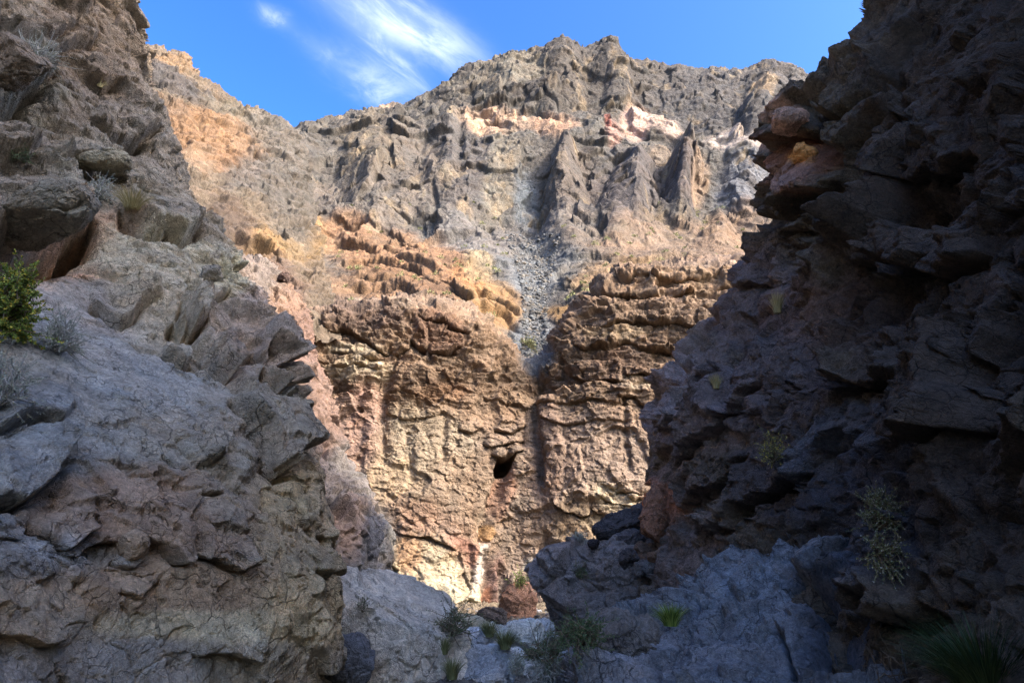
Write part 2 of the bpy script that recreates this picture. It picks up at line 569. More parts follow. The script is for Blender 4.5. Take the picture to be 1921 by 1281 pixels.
LEFT_LEDGES = [
    ([(-80, 520), (0, 480), (70, 450), (130, 412), (175, 392)], 0.75, 70, 1.5, 42),      # black overhang by the green bush
    ([(-60, 215), (20, 195), (70, 170), (98, 128)], 0.5, 60, 0.5, 24),
    ([(95, 310), (150, 318), (200, 308), (228, 282)], 0.40, 45, 0.35, 16),
    ([(160, 225), (215, 262), (262, 248), (300, 235)], 0.35, 45, 0.35, 18),
    ([(215, 395), (290, 425), (345, 432), (378, 412)], 0.35, 45, 0.4, 18),
    ([(40, 130), (110, 100), (160, 76), (190, 66)], 0.25, 40, 0.2, 14),
    ([(0, 60), (50, 96), (100, 78), (150, 30)], 0.25, 50, 0.2, 14),
    ([(165, 570), (230, 588), (262, 565), (300, 552)], 0.14, 40, 0.16, 8),
    ([(165, 570), (215, 600), (270, 640), (340, 660), (400, 720), (440, 760)], -0.12, 60, 0.16, 9),
    ([(330, 595), (350, 615), (385, 605)], 0.3, 40, 0.45, 18),
    ([(330, 560), (380, 640), (430, 690), (470, 740)], 0.2, 40, 0.25, 12),
    ([(300, 660), (340, 678), (362, 668)], 0.22, 30, 0.2, 10),
    ([(395, 660), (432, 690), (448, 672)], 0.22, 40, 0.28, 12),
    ([(470, 660), (510, 690), (552, 655)], 0.25, 40, 0.35, 18),
    ([(480, 700), (520, 740), (560, 690)], 0.2, 40, 0.25, 14),
    ([(440, 740), (490, 800), (520, 850), (560, 875)], 0.25, 50, 0.3, 16),
    ([(505, 850), (530, 872), (548, 845), (585, 815)], 0.22, 45, 0.45, 20),
    ([(-30, 905), (40, 915), (85, 890), (125, 830)], 0.45, 60, 0.7, 22),
    ([(-30, 800), (60, 790), (110, 805)], 0.16, 40, 0.14, 10),
    ([(-20, 985), (40, 995), (65, 960)], 0.25, 40, 0.2, 12),
    ([(85, 960), (130, 1000), (160, 970), (190, 950)], 0.35, 60, 0.28, 16),
    ([(110, 1010), (150, 1022), (175, 995), (250, 985), (300, 1010), (330, 1055), (372, 1040)], 0.30, 60, 0.25, 14),
    ([(360, 1040), (400, 1035), (430, 1062), (472, 1045)], 0.34, 60, 0.28, 14),
    ([(225, 1045), (245, 1060), (268, 1040)], 0.2, 40, 0.22, 10),
    ([(380, 865), (410, 870)], 0.16, 30, 0.16, 8),
    ([(375, 925), (415, 930)], 0.18, 30, 0.2, 9),
    ([(230, 1110), (262, 1125), (300, 1090)], 0.1, 30, 0.12, 8),
    ([(-50, 1170), (30, 1185), (90, 1200), (140, 1180)], 0.16, 60, 0.12, 8),
    ([(360, 1230), (420, 1215), (470, 1235)], 0.2, 50, 0.25, 16),
    ([(600, 1260), (640, 1240), (668, 1225)], 0.3, 40, 0.4, 24),
    ([(555, 935), (600, 1000), (640, 1030)], 0.2, 30, 0.2, 14),
    ([(590, 1060), (615, 1085), (640, 1070)], 0.15, 30, 0.18, 12),
    ([(500, 925), (512, 1010), (520, 1080)], 0.08, 14, 0.12, 5),
    ([(360, 540), (400, 560), (430, 548)], 0.2, 30, 0.25, 12),
    ([(440, 470), (470, 520), (490, 535)], 0.2, 26, 0.25, 12),
]
LEFT_COL = [
    (60, 250, 260, 330, 0, A((96, 88, 78), KS), 1.0), (180, 80, 110, 110, 0, A((90, 79, 68), KS), 0.8),
    (60, 190, 60, 60, 0, A((96, 92, 82), KS), 0.7), (190, 340, 120, 70, 15, A((104, 98, 87), KS), 0.8),
    (150, 470, 130, 60, -25, A((140, 108, 88), KS), 0.85), (300, 480, 130, 60, 10, A((136, 126, 108), KS), 0.8),
    (150, 580, 140, 50, 10, A((118, 112, 108), KS), 0.7), (330, 560, 140, 90, 30, A((122, 112, 96), KS), 0.7),
    (480, 620, 110, 90, 40, A((112, 98, 88), KS), 0.7), (210, 690, 240, 60, 22, A((116, 113, 110), KS), 0.9),
    (60, 860, 200, 150, 0, A((100, 100, 100), KS), 0.9), (330, 850, 220, 80, 10, A((108, 102, 94), KS), 0.6),
    (300, 960, 260, 80, 5, A((112, 94, 80), KS), 0.8), (480, 900, 100, 130, 0, A((106, 96, 84), KS), 0.7),
    (560, 1020, 90, 160, 0, A((118, 104, 84), KS), 0.9), (545, 920, 40, 60, 20, A((126, 108, 78), KS), 0.4),
    (120, 1050, 170, 60, 10, A((104, 103, 103), KS), 0.8), (330, 1110, 260, 60, 0, A((118, 100, 82), KS), 0.8),
    (60, 1140, 90, 60, 0, A((126, 112, 96), KS), 0.8), (400, 1175, 230, 30, 2, A((138, 124, 104), KS), 0.7),
    (560, 1150, 90, 80, 0, A((134, 118, 94), KS), 0.8), (200, 1245, 260, 50, 0, A((104, 102, 100), KS), 0.8),
    (520, 1240, 120, 40, 0, A((112, 104, 92), KS), 0.7), (430, 520, 40, 40, 0, A((150, 128, 104), KS), 0.5),
]
BED_L = rot(32, 20)


def left_rough(X, Y, Yw):
    smooth = sstep(1.2, 0.6, np.hypot((X - 150) / 220, (Y - 640 - 0.3 * (X - 150)) / 130)) * 0.8
    base = 1 - np.maximum(smooth, 0.75 * sstep(1050, 1120, Yw) * sstep(580, 480, X))
    return base * (0.45 + 0.55 * sstep(700, 450, Y + 0.5 * (300 - X)))


def left_coarse(B, Nn, X, Y):
    Xw, Yw = X + 30 * fbm(B * 1.1, 301, 4), Y + 30 * fbm(B * 1.1 + 9, 311, 4)
    k = left_rough(X, Y, Yw) * (0.35 + 0.65 * sstep(-0.2, 0.25, fbm(B / 2.5, 307, 3)))
    o, dr = ledge_field(Xw, Yw, LEFT_LEDGES)
    d = (1.25 - 0.65 * sstep(780, 920, Y)) * o + k * blocks(B, BED_L, [(2.2, 0.46, 1.0, 0.12, (1, 1, 1.3))], 11) + 0.2 * fbm(B / 2.4, 31, 3)
    D = Nn * d[:, None]
    D[:, 2] -= dr
    return D


def left_mid(B, Nn, X, Y):
    Yw = Y + 30 * fbm(B * 1.1 + 9, 311, 3)
    k = left_rough(X, Y, Yw)
    k = k * (0.3 + 0.7 * sstep(-0.15, 0.25, fbm(B / 1.2, 309, 3)))
    d = k * blocks(B, BED_L, [(0.8, 0.16, 1.0, 0.07, (1, 1, 1.3))], 17) + 0.03 * fbm(B / 0.4, 33, 4) + pits(B, 0.42, 0.16, 71) + pits(B, 0.2, 0.07, 81)
    return Nn * d[:, None]


def left_fine(B, Nn, X, Y):
    k = 0.35 + 0.65 * left_rough(X, Y, Y)
    d = k * blocks(B, BED_L, [(0.33, 0.055, 1.0, 0.035, (1, 1, 1.3)), (0.14, 0.018, 1.0, 0.008, (1, 1, 1.2))], 21)
    d += 0.012 * fbm(B / 0.2, 35, 2, 0.6)
    return Nn * d[:, None]


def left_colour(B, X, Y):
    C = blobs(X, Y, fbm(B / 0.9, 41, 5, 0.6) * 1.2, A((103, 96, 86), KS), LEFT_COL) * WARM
    C *= (0.62 + 0.38 * sstep(150, 560, Y + 60 * fbm(B / 1.5, 43, 3)))[:, None]             # darker up high: varnish, plus shade painted in against the sky glow
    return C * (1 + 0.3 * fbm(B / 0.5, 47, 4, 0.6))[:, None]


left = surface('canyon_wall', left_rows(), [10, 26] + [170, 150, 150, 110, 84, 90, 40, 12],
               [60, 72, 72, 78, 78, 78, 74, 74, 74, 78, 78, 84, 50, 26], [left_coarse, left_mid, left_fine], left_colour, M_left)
tag(left, kind='structure')

# ------------------------------------------------------------------ right canyon wall
def right_rows():
    e = [  # py, hidden tail, edge to the right
        (1420, [(1500, 30), (1240, 25)], [(1215, 19), (1300, 15), (1450, 11), (1650, 7.2), (1850, 5.0), (2200, 3.4)]),
        (1281, [(1500, 30), (1235, 25)], [(1212, 19), (1300, 15.4), (1450, 11.4), (1650, 7.6), (1850, 5.3), (2200, 3.6)]),
        (1110, [(1500, 30), (1232, 25)], [(1210, 19), (1300, 15.8), (1450, 11.8), (1650, 8.0), (1850, 5.6), (2200, 3.7)]),
        (960, [(1500, 30), (1262, 25)], [(1242, 19), (1315, 16), (1450, 12.2), (1650, 8.4), (1850, 5.9), (2200, 3.8)]),
        (820, [(1500, 30), (1272, 25)], [(1254, 18.5), (1325, 16), (1450, 12.3), (1650, 8.6), (1850, 6.1), (2200, 3.9)]),
        (700, [(1500, 30), (1295, 25)], [(1278, 18), (1340, 15.8), (1460, 12.2), (1650, 8.7), (1850, 6.2), (2200, 4)]),
        (600, [(1600, 30), (1390, 24)], [(1362, 17.5), (1420, 15.4), (1510, 12.4), (1670, 9.2), (1850, 6.5), (2200, 4.1)]),
        (480, [(1650, 28), (1450, 22)], [(1414, 16.5), (1465, 14.8), (1540, 12.4), (1690, 9.5), (1850, 6.9), (2200, 4.2)]),
        (365, [(1700, 27), (1475, 21)], [(1452, 15.4), (1490, 14.2), (1580, 12.2), (1710, 9.6), (1860, 7.2), (2200, 4.3)]),
        (225, [(1750, 26), (1490, 20)], [(1466, 14.6), (1510, 13.4), (1600, 11.8), (1730, 9.6), (1870, 7.4), (2200, 4.4)]),
        (130, [(1800, 25), (1610, 19)], [(1562, 13.8), (1610, 12.8), (1680, 11.4), (1770, 9.6), (1880, 7.6), (2200, 4.5)]),
        (0, [(1850, 24), (1715, 18)], [(1678, 12.8), (1715, 12), (1765, 11), (1830, 9.6), (1910, 7.8), (2200, 4.6)]),
        (-220, [(1950, 24), (1830, 18)], [(1800, 12.4), (1830, 11.6), (1870, 10.8), (1930, 9.6), (2000, 8.0), (2250, 4.8)]),
    ]
    rows = []
    for py, tail, vis in e:
        r = [('w',) + pix(x, py, y)[:2] + (min(pix(x, py, y)[2], cap), x, py) for (x, y), cap in zip(tail, (11, 14))] + [(x, py, y) for x, y in vis]
        w0 = pix(*r[-1])
        r += [('w', w0[0] + 0.8, -5.0, w0[2] + 1, 2600, py), ('w', w0[0] + 3.0, -34.0, w0[2] + 2, 3000, py)]
        rows.append(r)
    xs = [(26, 27), (21, 20), (18, 14), (16.5, 12.6), (15, 11.2), (13.5, 9.8), (12.2, 8.2), (10.5, 5.5), (10, -5), (14, -36)]
    pxs = [1950, 1900, 1850, 1900, 1950, 2000, 2050, 2250, 2600, 3000]
    rows.append([('w', x, y, (15 + 16 * float(sstep(7, 0, y))) if y < 14 else 11, p, -600) for (x, y), p in zip(xs, pxs)])
    rows.append([('w', x + 5, y, (16.5 + 30 * float(sstep(7, 0, y)) + 0.3 * max(0, -y)) if y < 14 else 11.5, p, -900) for (x, y), p in zip(xs, pxs)])
    rows.append([('w', x + 16, y, (16 + 36 * float(sstep(7, 0, y)) + 0.3 * max(0, -y)) if y < 14 else 11, p, -1000) for (x, y), p in zip(xs, pxs)])
    return net(rows)


RIGHT_LEDGES = [
    ([(1440, 245), (1475, 262), (1510, 250), (1545, 235)], 0.6, 40, 0.7, 26),
    ([(1440, 380), (1470, 392), (1520, 350), (1575, 335)], 0.7, 60, 0.9, 34),
    ([(1400, 520), (1450, 450), (1490, 390), (1530, 360)], -0.3, 40, 0.5, 22),
    ([(1380, 560), (1440, 500), (1500, 440), (1560, 410), (1640, 380)], 0.35, 50, 0.3, 14),
    ([(1520, 200), (1580, 215), (1640, 180), (1680, 130)], 0.35, 50, 0.35, 16),
    ([(1530, 640), (1580, 690), (1640, 700), (1720, 670)], 0.5, 70, 0.5, 26),
    ([(1240, 820), (1300, 760), (1350, 700), (1390, 640)], 0.3, 40, 0.3, 14),
    ([(1260, 880), (1330, 830), (1390, 770), (1440, 700)], 0.3, 40, 0.3, 14),
    ([(1280, 960), (1350, 900), (1420, 850)], 0.3, 40, 0.3, 14),
    ([(1350, 1010), (1400, 940), (1470, 900), (1560, 880)], 0.4, 50, 0.4, 22),
    ([(1600, 500), (1680, 480), (1760, 500), (1840, 470)], 0.35, 60, 0.3, 18),
    ([(1640, 300), (1720, 330), (1800, 280)], 0.35, 60, 0.3, 18),
    ([(1700, 800), (1780, 830), (1860, 790)], 0.35, 60, 0.3, 20),
    ([(1660, 1150), (1710, 1165), (1745, 1130)], 0.4, 50, 0.5, 24),
]
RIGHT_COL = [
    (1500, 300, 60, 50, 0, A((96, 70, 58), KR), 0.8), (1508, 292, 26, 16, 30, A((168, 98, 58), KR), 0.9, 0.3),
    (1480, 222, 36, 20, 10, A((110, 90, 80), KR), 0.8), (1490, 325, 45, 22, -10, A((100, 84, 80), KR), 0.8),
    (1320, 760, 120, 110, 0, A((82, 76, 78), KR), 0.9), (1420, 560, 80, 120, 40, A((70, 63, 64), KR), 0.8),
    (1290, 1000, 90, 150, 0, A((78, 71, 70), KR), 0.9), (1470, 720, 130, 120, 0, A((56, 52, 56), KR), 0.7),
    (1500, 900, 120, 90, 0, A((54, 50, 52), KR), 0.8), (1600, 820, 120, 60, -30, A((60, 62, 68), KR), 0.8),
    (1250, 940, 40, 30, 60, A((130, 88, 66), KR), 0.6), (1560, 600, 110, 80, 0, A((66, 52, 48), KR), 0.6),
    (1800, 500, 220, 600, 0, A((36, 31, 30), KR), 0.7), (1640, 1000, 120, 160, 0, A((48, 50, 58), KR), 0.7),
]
BED_R = rot(-46, 20)


def right_coarse(B, Nn, X, Y):
    o, dr = ledge_field(X + 32 * fbm(B * 0.9, 501, 4), Y + 32 * fbm(B * 0.9 + 9, 511, 4), RIGHT_LEDGES)
    d = o + (0.45 + 0.55 * sstep(-0.2, 0.25, fbm(B / 3, 507, 3))) * blocks(B, BED_R, [(2.2, 0.7, 1.0, 0.16, (1, 1, 1.1))], 111) + 0.35 * fbm(B / 3.0, 131, 3)
    D = Nn * (d * (0.4 + 0.6 * sstep(2500, 2150, X)))[:, None]
    D[:, 2] -= dr
    return D


def right_mid(B, Nn, X, Y):
    k = 0.3 + 0.7 * sstep(-0.15, 0.25, fbm(B / 1.4, 509, 3))
    return Nn * (k * blocks(B, BED_R, [(0.8, 0.27, 1.0, 0.08, (1, 1, 1.2))], 117) + 0.03 * fbm(B / 0.5, 133, 4) + pits(B, 0.5, 0.2, 171))[:, None]


def right_fine(B, Nn, X, Y):
    d = blocks(B, BED_R, [(0.34, 0.07, 1.0, 0.04, (1, 1, 1.15)), (0.13, 0.022, 0.9, 0.006, (1, 1, 1.3))], 121)
    return Nn * (d + 0.012 * fbm(B / 0.2, 135, 2, 0.6))[:, None]


def right_colour(B, X, Y):
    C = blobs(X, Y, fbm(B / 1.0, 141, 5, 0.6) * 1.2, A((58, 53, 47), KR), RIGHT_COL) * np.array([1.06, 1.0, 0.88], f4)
    C += (A((150, 128, 106), KR) - C) * np.maximum(sstep(2300, 2500, X), sstep(-120, -300, Y))[:, None]       # unseen parts of the wall, made paler to bounce light into the canyon
    return C * (1 + 0.35 * fbm(B / 0.6, 147, 4, 0.6))[:, None]


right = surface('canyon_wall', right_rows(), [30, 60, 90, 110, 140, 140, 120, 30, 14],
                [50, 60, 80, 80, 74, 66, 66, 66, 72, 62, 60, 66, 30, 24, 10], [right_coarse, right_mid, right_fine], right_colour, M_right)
tag(right, kind='structure')

# ------------------------------------------------------------------ bedrock ramp at the foot of the right wall
def ramp_rows():
    e = [
        (1420, [(1700, 5.6), (1640, 5.9), (1560, 6.0), (1420, 6.4), (1230, 7.0), (1040, 7.6)]),
        (1281, [(1720, 7.4), (1660, 7.4), (1560, 7.3), (1420, 7.9), (1240, 8.6), (1095, 9.4)]),
        (1225, [(1730, 8.2), (1660, 8.2), (1560, 8.0), (1430, 8.7), (1270, 9.6), (1135, 10.6)]),
        (1165, [(1740, 9.0), (1660, 8.8), (1560, 8.7), (1450, 9.5), (1310, 10.6), (1190, 12.2)]),
        (1110, [(1740, 9.6), (1660, 9.3), (1560, 9.3), (1470, 10.2), (1360, 11.4), (1285, 12.8)]),
        (1060, [(1740, 10.0), (1660, 9.7), (1570, 9.8), (1490, 10.8), (1420, 12.0), (1365, 13.2)]),
        (1010, [(1740, 10.4), (1665, 10.1), (1590, 10.4), (1530, 11.2), (1480, 12.2), (1440, 13.2)]),
        (965, [(1740, 10.8), (1690, 10.6), (1640, 10.9), (1600, 11.5), (1565, 12.2), (1540, 13.0)]),
        (950, [(1750, 11.8), (1700, 11.6), (1650, 11.9), (1610, 12.5), (1575, 13.2), (1550, 14.0)]),
        (985, [(1750, 14.0), (1700, 14.0), (1650, 14.0), (1590, 14.4), (1530, 15.2), (1490, 16.0)]),
    ]
    rows = []
    for py, v in e:
        v = v[::-1]
        x, y = v[0]
        # the near edge of the ramp goes down behind itself
        r = [(x + 30, py + 90, y + 4.0), (x + 4, py + 22, y + 1.2)] + [(a, py, b) for a, b in v]
        rows.append(r)
    return net(rows)


RAMP_LEDGES = [
    ([(1500, 1060), (1540, 1100), (1580, 1150), (1610, 1220), (1630, 1290)], 0.45, 60, 0.8, 40),
    ([(1230, 1290), (1270, 1230), (1300, 1190), (1360, 1150)], 0.15, 50, 0.1, 9),
    ([(1460, 1170), (1490, 1230), (1520, 1290)], 0.15, 40, 0.2, 10),
    ([(1320, 1110), (1400, 1120), (1460, 1100)], 0.1, 50, 0.12, 8),
]
RAMP_COL = [
    (1400, 1130, 150, 60, -25, A((84, 88, 92), KR), 0.8), (1160, 1240, 90, 60, 0, A((96, 94, 94), KR), 0.9),
    (1330, 1230, 150, 60, 0, A((78, 79, 82), KR), 0.8), (1560, 1000, 80, 40, -30, A((80, 85, 92), KR), 0.8),
    (1560, 1200, 60, 130, 20, A((44, 46, 52), KR), 0.7), (1680, 1150, 90, 160, 0, A((42, 44, 50), KR), 0.8),
]


def ramp_coarse(B, Nn, X, Y):
    o, dr = ledge_field(X + 26 * fbm(B * 1.2, 601, 4), Y + 26 * fbm(B * 1.2 + 9, 611, 4), RAMP_LEDGES)
    d = o + blocks(B, rot(35, 10), [(1.3, 0.36, 1.0, 0.09, (1, 1, 1.2))], 211) + 0.2 * fbm(B / 1.6, 231, 3)
    D = Nn * d[:, None]
    D[:, 2] -= dr
    return D


def ramp_fine(B, Nn, X, Y):
    d = blocks(B, rot(35, 10), [(0.5, 0.11, 1.0, 0.05, (1, 1, 1.3)), (0.2, 0.032, 1.0, 0.018, (1, 1, 1.3)), (0.09, 0.01, 0.8, 0, (1, 1, 1.2))], 215)
    return Nn * (d + 0.015 * fbm(B / 0.25, 235, 2, 0.6))[:, None]


def ramp_colour(B, X, Y):
    C = blobs(X, Y, fbm(B / 0.9, 241, 5, 0.6) * 1.2, A((76, 78, 80), KR), RAMP_COL)
    return C * (1 + 0.28 * fbm(B / 0.5, 247, 4, 0.6))[:, None]


ramp = surface('bedrock_slope', ramp_rows(), [14, 24, 130, 130, 120, 90, 60],
               [60, 70, 70, 70, 64, 64, 60, 30, 20], [ramp_coarse, ramp_fine], ramp_colour, M_right)
tag(ramp, kind='structure')

# ------------------------------------------------------------------ lower cliff that closes the canyon
CL_X = [470, 545, 600, 660, 740, 830, 900, 945, 990, 1040, 1100, 1180, 1270, 1370, 1480]
CL_RIM = [560, 585, 592, 588, 580, 588, 610, 655, 690, 668, 575, 520, 508, 508, 512]
CL_DY = [0, 0.0, 0.2, 0.3, 0.3, 0.5, 1.0, 1.7, 1.5, 0.8, 0.2, -0.2, -0.6, -1, -1]


def cliff_rows():
    prof = [(-0.12, 43.6), (0.0, 44.0), (0.10, 45.0), (0.20, 45.9), (0.30, 46.3), (0.42, 46.4), (0.54, 46.6), (0.66, 46.8), (0.78, 47.0), (0.9, 47.6), (1.0, 48.6)]
    rows = []
    for t, Y in prof:
        rows.append([(x, 1200 + t * (r - 1200), Y + d) for x, r, d in zip(CL_X, CL_RIM, CL_DY)])
    for dpy, dY in ((-14, 5), (10, 12), (70, 20)):
        rows.append([(x, r + dpy, 48.6 + d + dY) for x, r, d in zip(CL_X, CL_RIM, CL_DY)])
    return net(rows)


CL_LEDGES = [
    ([(915, 846), (932, 850), (955, 849), (980, 844)], 1.2, 18, 0.5, 8),
    ([(905, 828), (940, 832), (985, 824)], 0.9, 14, 0.7, 6),
    ([(600, 620), (650, 612), (700, 640), (730, 655)], 0.9, 26, 1.0, 10),
    ([(612, 690), (660, 680), (720, 692)], 0.6, 20, 0.5, 6), ([(615, 655), (680, 668), (722, 662)], 0.6, 18, 0.6, 6),
    ([(735, 660), (770, 640), (800, 650)], 0.9, 26, 1.2, 12), ([(790, 600), (840, 608), (885, 640)], 0.8, 22, 0.8, 8),
    ([(800, 650), (840, 660), (870, 650)], 0.7, 20, 0.8, 8), ([(725, 772), (770, 780), (830, 768)], 0.35, 30, 0.25, 9),
    ([(850, 802), (885, 808), (910, 798)], 0.5, 30, 0.6, 10), ([(905, 745), (950, 762), (985, 760)], 0.3, 24, 0.3, 8),
    ([(920, 800), (955, 806), (985, 795)], 0.6, 20, 0.6, 8), ([(1060, 702), (1110, 712), (1170, 714)], 0.8, 26, 0.8, 10),
    ([(1000, 758), (1060, 750), (1200, 748)], 0.35, 22, 0.4, 8), ([(1005, 788), (1060, 792), (1190, 782)], 0.3, 22, 0.35, 8),
    ([(1165, 700), (1210, 695), (1260, 700)], 0.7, 20, 0.7, 8), ([(1150, 740), (1190, 735), (1230, 760)], 0.7, 24, 0.7, 8),
    ([(1080, 532), (1150, 524), (1250, 530), (1340, 524)], 0.8, 16, 0.7, 6),
    ([(1100, 560), (1160, 545), (1230, 560), (1330, 552)], 1.2, 26, 1.2, 12), ([(1120, 610), (1200, 600), (1320, 610)], 0.8, 22, 0.8, 9),
    ([(1080, 650), (1180, 640), (1290, 655)], 0.8, 22, 0.8, 9), ([(1030, 930), (1060, 958), (1110, 965)], 0.8, 40, 0.6, 10),
    ([(1125, 925), (1165, 940), (1200, 950)], 0.5, 16, 0.4, 5), ([(1105, 950), (1150, 968), (1190, 975)], 0.5, 16, 0.4, 5),
    ([(1140, 905), (1175, 915), (1210, 930)], 0.5, 16, 0.4, 5), ([(730, 990), (800, 1005), (860, 1035)], 0.5, 26, 0.5, 8),
    ([(840, 1130), (880, 1120), (905, 1128)], 0.5, 18, 0.6, 7), ([(735, 1060), (748, 1066)], 0.6, 20, 0.9, 8),
]
# vertical grooves: (polyline, half width px, depth m)
CL_GROOVES = [
    ([(1003, 690), (1000, 760), (1010, 840), (1008, 900)], 9, 1.0), ([(950, 860), (940, 900), (930, 950), (905, 1010)], 11, 1.5),
    ([(722, 720), (716, 800), (720, 860)], 10, 0.7), ([(1172, 740), (1174, 800), (1180, 880)], 6, 0.5),
    ([(915, 1040), (905, 1100), (912, 1150)], 8, 1.0), ([(760, 820), (770, 900)], 8, 0.4), ([(830, 780), (832, 860)], 7, 0.45),
    ([(940, 1075), (938, 1130), (945, 1170)], 9, 1.6), ([(1020, 1000), (1022, 1060)], 6, 0.5), ([(680, 720), (676, 900)], 9, 0.4),
]
CL_BULGE = [(930, 1090, 22, 60, 1.2), (972, 1130, 26, 55, 1.5), (1030, 850, 24, 110, 1.0), (900, 1060, 12, 50, 0.8), (690, 800, 30, 110, 0.6),
            (800, 880, 60, 90, 0.6), (1100, 870, 60, 90, 0.5), (795, 1080, 60, 50, 0.8), (1060, 620, 40, 40, 1.0), (770, 700, 34, 60, 0.9)]
BR, TAN, CRM, PNK = A((160, 128, 94), KL), A((182, 148, 116), KL), A((226, 202, 158), KL), A((190, 148, 122), KL)
CL_COL = [
    (900, 900, 500, 200, 0, A((178, 148, 118), KL), 1.0), (900, 690, 500, 110, 0, BR, 0.9), (1150, 640, 200, 110, 0, A((150, 120, 90), KL), 0.8),
    (1230, 528, 160, 34, 0, A((184, 146, 106), KL), 0.8), (675, 690, 60, 26, 0, CRM, 0.95), (670, 655, 55, 10, 4, CRM, 0.8),
    (690, 600, 90, 22, 5, A((120, 96, 78), KL), 0.9), (820, 625, 60, 34, 15, A((150, 110, 80), KL), 0.8), (835, 735, 50, 22, 0, A((156, 114, 74), KL), 0.7),
    (640, 840, 40, 120, 0, A((196, 156, 128), KL), 0.8), (685, 800, 36, 90, 0, PNK, 0.9), (790, 840, 90, 70, 0, A((206, 182, 144), KL), 0.8),
    (740, 900, 60, 60, 0, A((206, 176, 132), KL), 0.7), (860, 930, 90, 90, 0, A((176, 146, 112), KL), 0.7), (1110, 850, 110, 90, 0, A((178, 150, 124), KL), 0.8),
    (1030, 860, 30, 110, 0, A((158, 126, 102), KL), 0.7), (1155, 940, 56, 30, 28, CRM, 0.95), (1110, 975, 22, 22, 20, CRM, 0.8), (1195, 715, 50, 16, 0, A((206, 184, 148), KL), 0.7),
    (1160, 620, 60, 14, -4, A((190, 160, 116), KL), 0.6), (945, 920, 22, 50, 15, A((206, 150, 112), KL), 0.8), (1090, 985, 50, 60, 0, A((170, 140, 100), KL), 0.8),
    (800, 1000, 90, 60, 20, A((184, 144, 112), KL), 0.8), (870, 1035, 50, 24, 30, A((196, 134, 102), KL), 0.9, 0.3), (790, 1065, 90, 60, 0, A((214, 190, 146), KL), 0.9),
    (770, 1040, 26, 40, 0, A((206, 152, 98), KL), 0.8), (850, 1120, 60, 40, 0, A((226, 208, 164), KL), 0.9), (903, 1060, 12, 55, 12, A((226, 208, 186), KL), 0.95, 0.2),
    (918, 1000, 10, 18, 20, A((214, 158, 82), KL), 0.9, 0.2), (932, 1100, 20, 60, 4, A((146, 108, 92), KL), 0.9, 0.3), (912, 1130, 8, 30, 4, A((206, 134, 88), KL), 0.8, 0.3),
    (985, 1100, 46, 70, 0, A((182, 156, 132), KL), 0.9), (975, 1138, 26, 30, 0, A((150, 112, 92), KL), 0.8), (1000, 1060, 20, 14, 0, A((206, 200, 186), KL), 0.7),
    (970, 745, 40, 20, 0, A((160, 128, 92), KL), 0.6), (1010, 665, 36, 30, 0, A((140, 143, 144), KL), 0.9, 0.3), (700, 1000, 40, 60, 0, A((168, 160, 148), KL), 0.6),
    (1160, 690, 60, 40, 0, A((120, 90, 70), KL), 0.5), (1330, 520, 80, 20, 0, A((196, 158, 116), KL), 0.7),
]


def groove_field(X, Y, lst):
    o = np.zeros(len(X), f4)
    for poly, wd, dep in lst:
        xs, ys = [p[0] for p in poly], [p[1] for p in poly]
        m = (X > min(xs) - 4 * wd) & (X < max(xs) + 4 * wd) & (Y > min(ys) - 4 * wd) & (Y < max(ys) + 4 * wd)
        if m.any():
            d, s, t = seg_dist(X[m], Y[m], poly)
            o[m] -= dep * np.exp(-(d / wd) ** 2)
    return o


def strata(B, seed, sizes, wob):
    """beds of uneven thickness and hardness, as steps along the height"""
    z = B[:, 2] + wob * fbm(B / 9.0, seed, 3) + 0.35 * wob * fbm(B / 2.0, seed + 5, 3)
    o = np.zeros(len(B), f4)
    band = np.zeros(len(B), f4)
    for k, s in enumerate(sizes):
        c = np.floor(z / s)
        fr = z / s - c
        i = c.astype(np.int64).astype(np.uint32)
        r2 = 0.5 + 0.9 * fbm(B * np.array([1, 1, 4], f4) / (s * 6), seed + 9 + k, 3)
        h = hsh(i, i * 0 + np.uint32(k), i * 0, seed)
        r1 = (h & np.uint32(255)).astype(f4) / 255
        o += s * ((0.6 * r1 + 0.4 * r2) - 0.5 + 0.35 * (fr - 0.5))
        band += (r1 - 0.5) / (k + 1)
    return o, band


def cliff_bedded(B, X, Y):
    wx, wy = fbm(B * 0.25, 701, 5, 0.55), fbm(B * 0.25 + 9, 711, 5, 0.55)
    Xw, Yw = X + 40 * wx, Y + 30 * wy
    return Xw, Yw, wx, wy, np.maximum(sstep(800, 720, Yw), 0.8 * sstep(1.2, 0.6, np.hypot((X - 1160) / 60, (Y - 940) / 45)))


def cliff_coarse(B, Nn, X, Y):
    Xw, Yw, wx, wy, bedded = cliff_bedded(B, X, Y)
    o, dr = ledge_field(Xw, Yw, CL_LEDGES)
    o = o + groove_field(X + 14 * wx, Y, CL_GROOVES)
    for cx, cy, rx, ry, h in CL_BULGE:
        o += 0.7 * h * sstep(1.2, 0.5, np.hypot((Xw - cx) / rx, (Yw - cy) / ry))
    cave = sstep(1.25, 0.45, np.hypot((X + 22 * wx - 947 + 0.45 * (Y - 868)) / 15, (Y + 12 * wy - 868) / 20))
    st, band = strata(B, 741, [1.9], 1.1)
    fr = np.array([1, 1, 0.45], f4)
    d = 0.62 * o - 3.4 * cave + 0.12 * fbm(B / 1.6, 753, 3) + (0.08 + 0.55 * bedded) * st + (0.45 + 0.4 * bedded) * fbm(B * fr / 5.0, 751, 4)
    d += (0.5 + 0.5 * bedded) * blocks(B, rot(8, 0), [(3.2, 0.5, 0.9, 0.12, (1, 1, 1.2))], 761)
    D = Nn * d[:, None]
    D[:, 2] -= dr
    return D


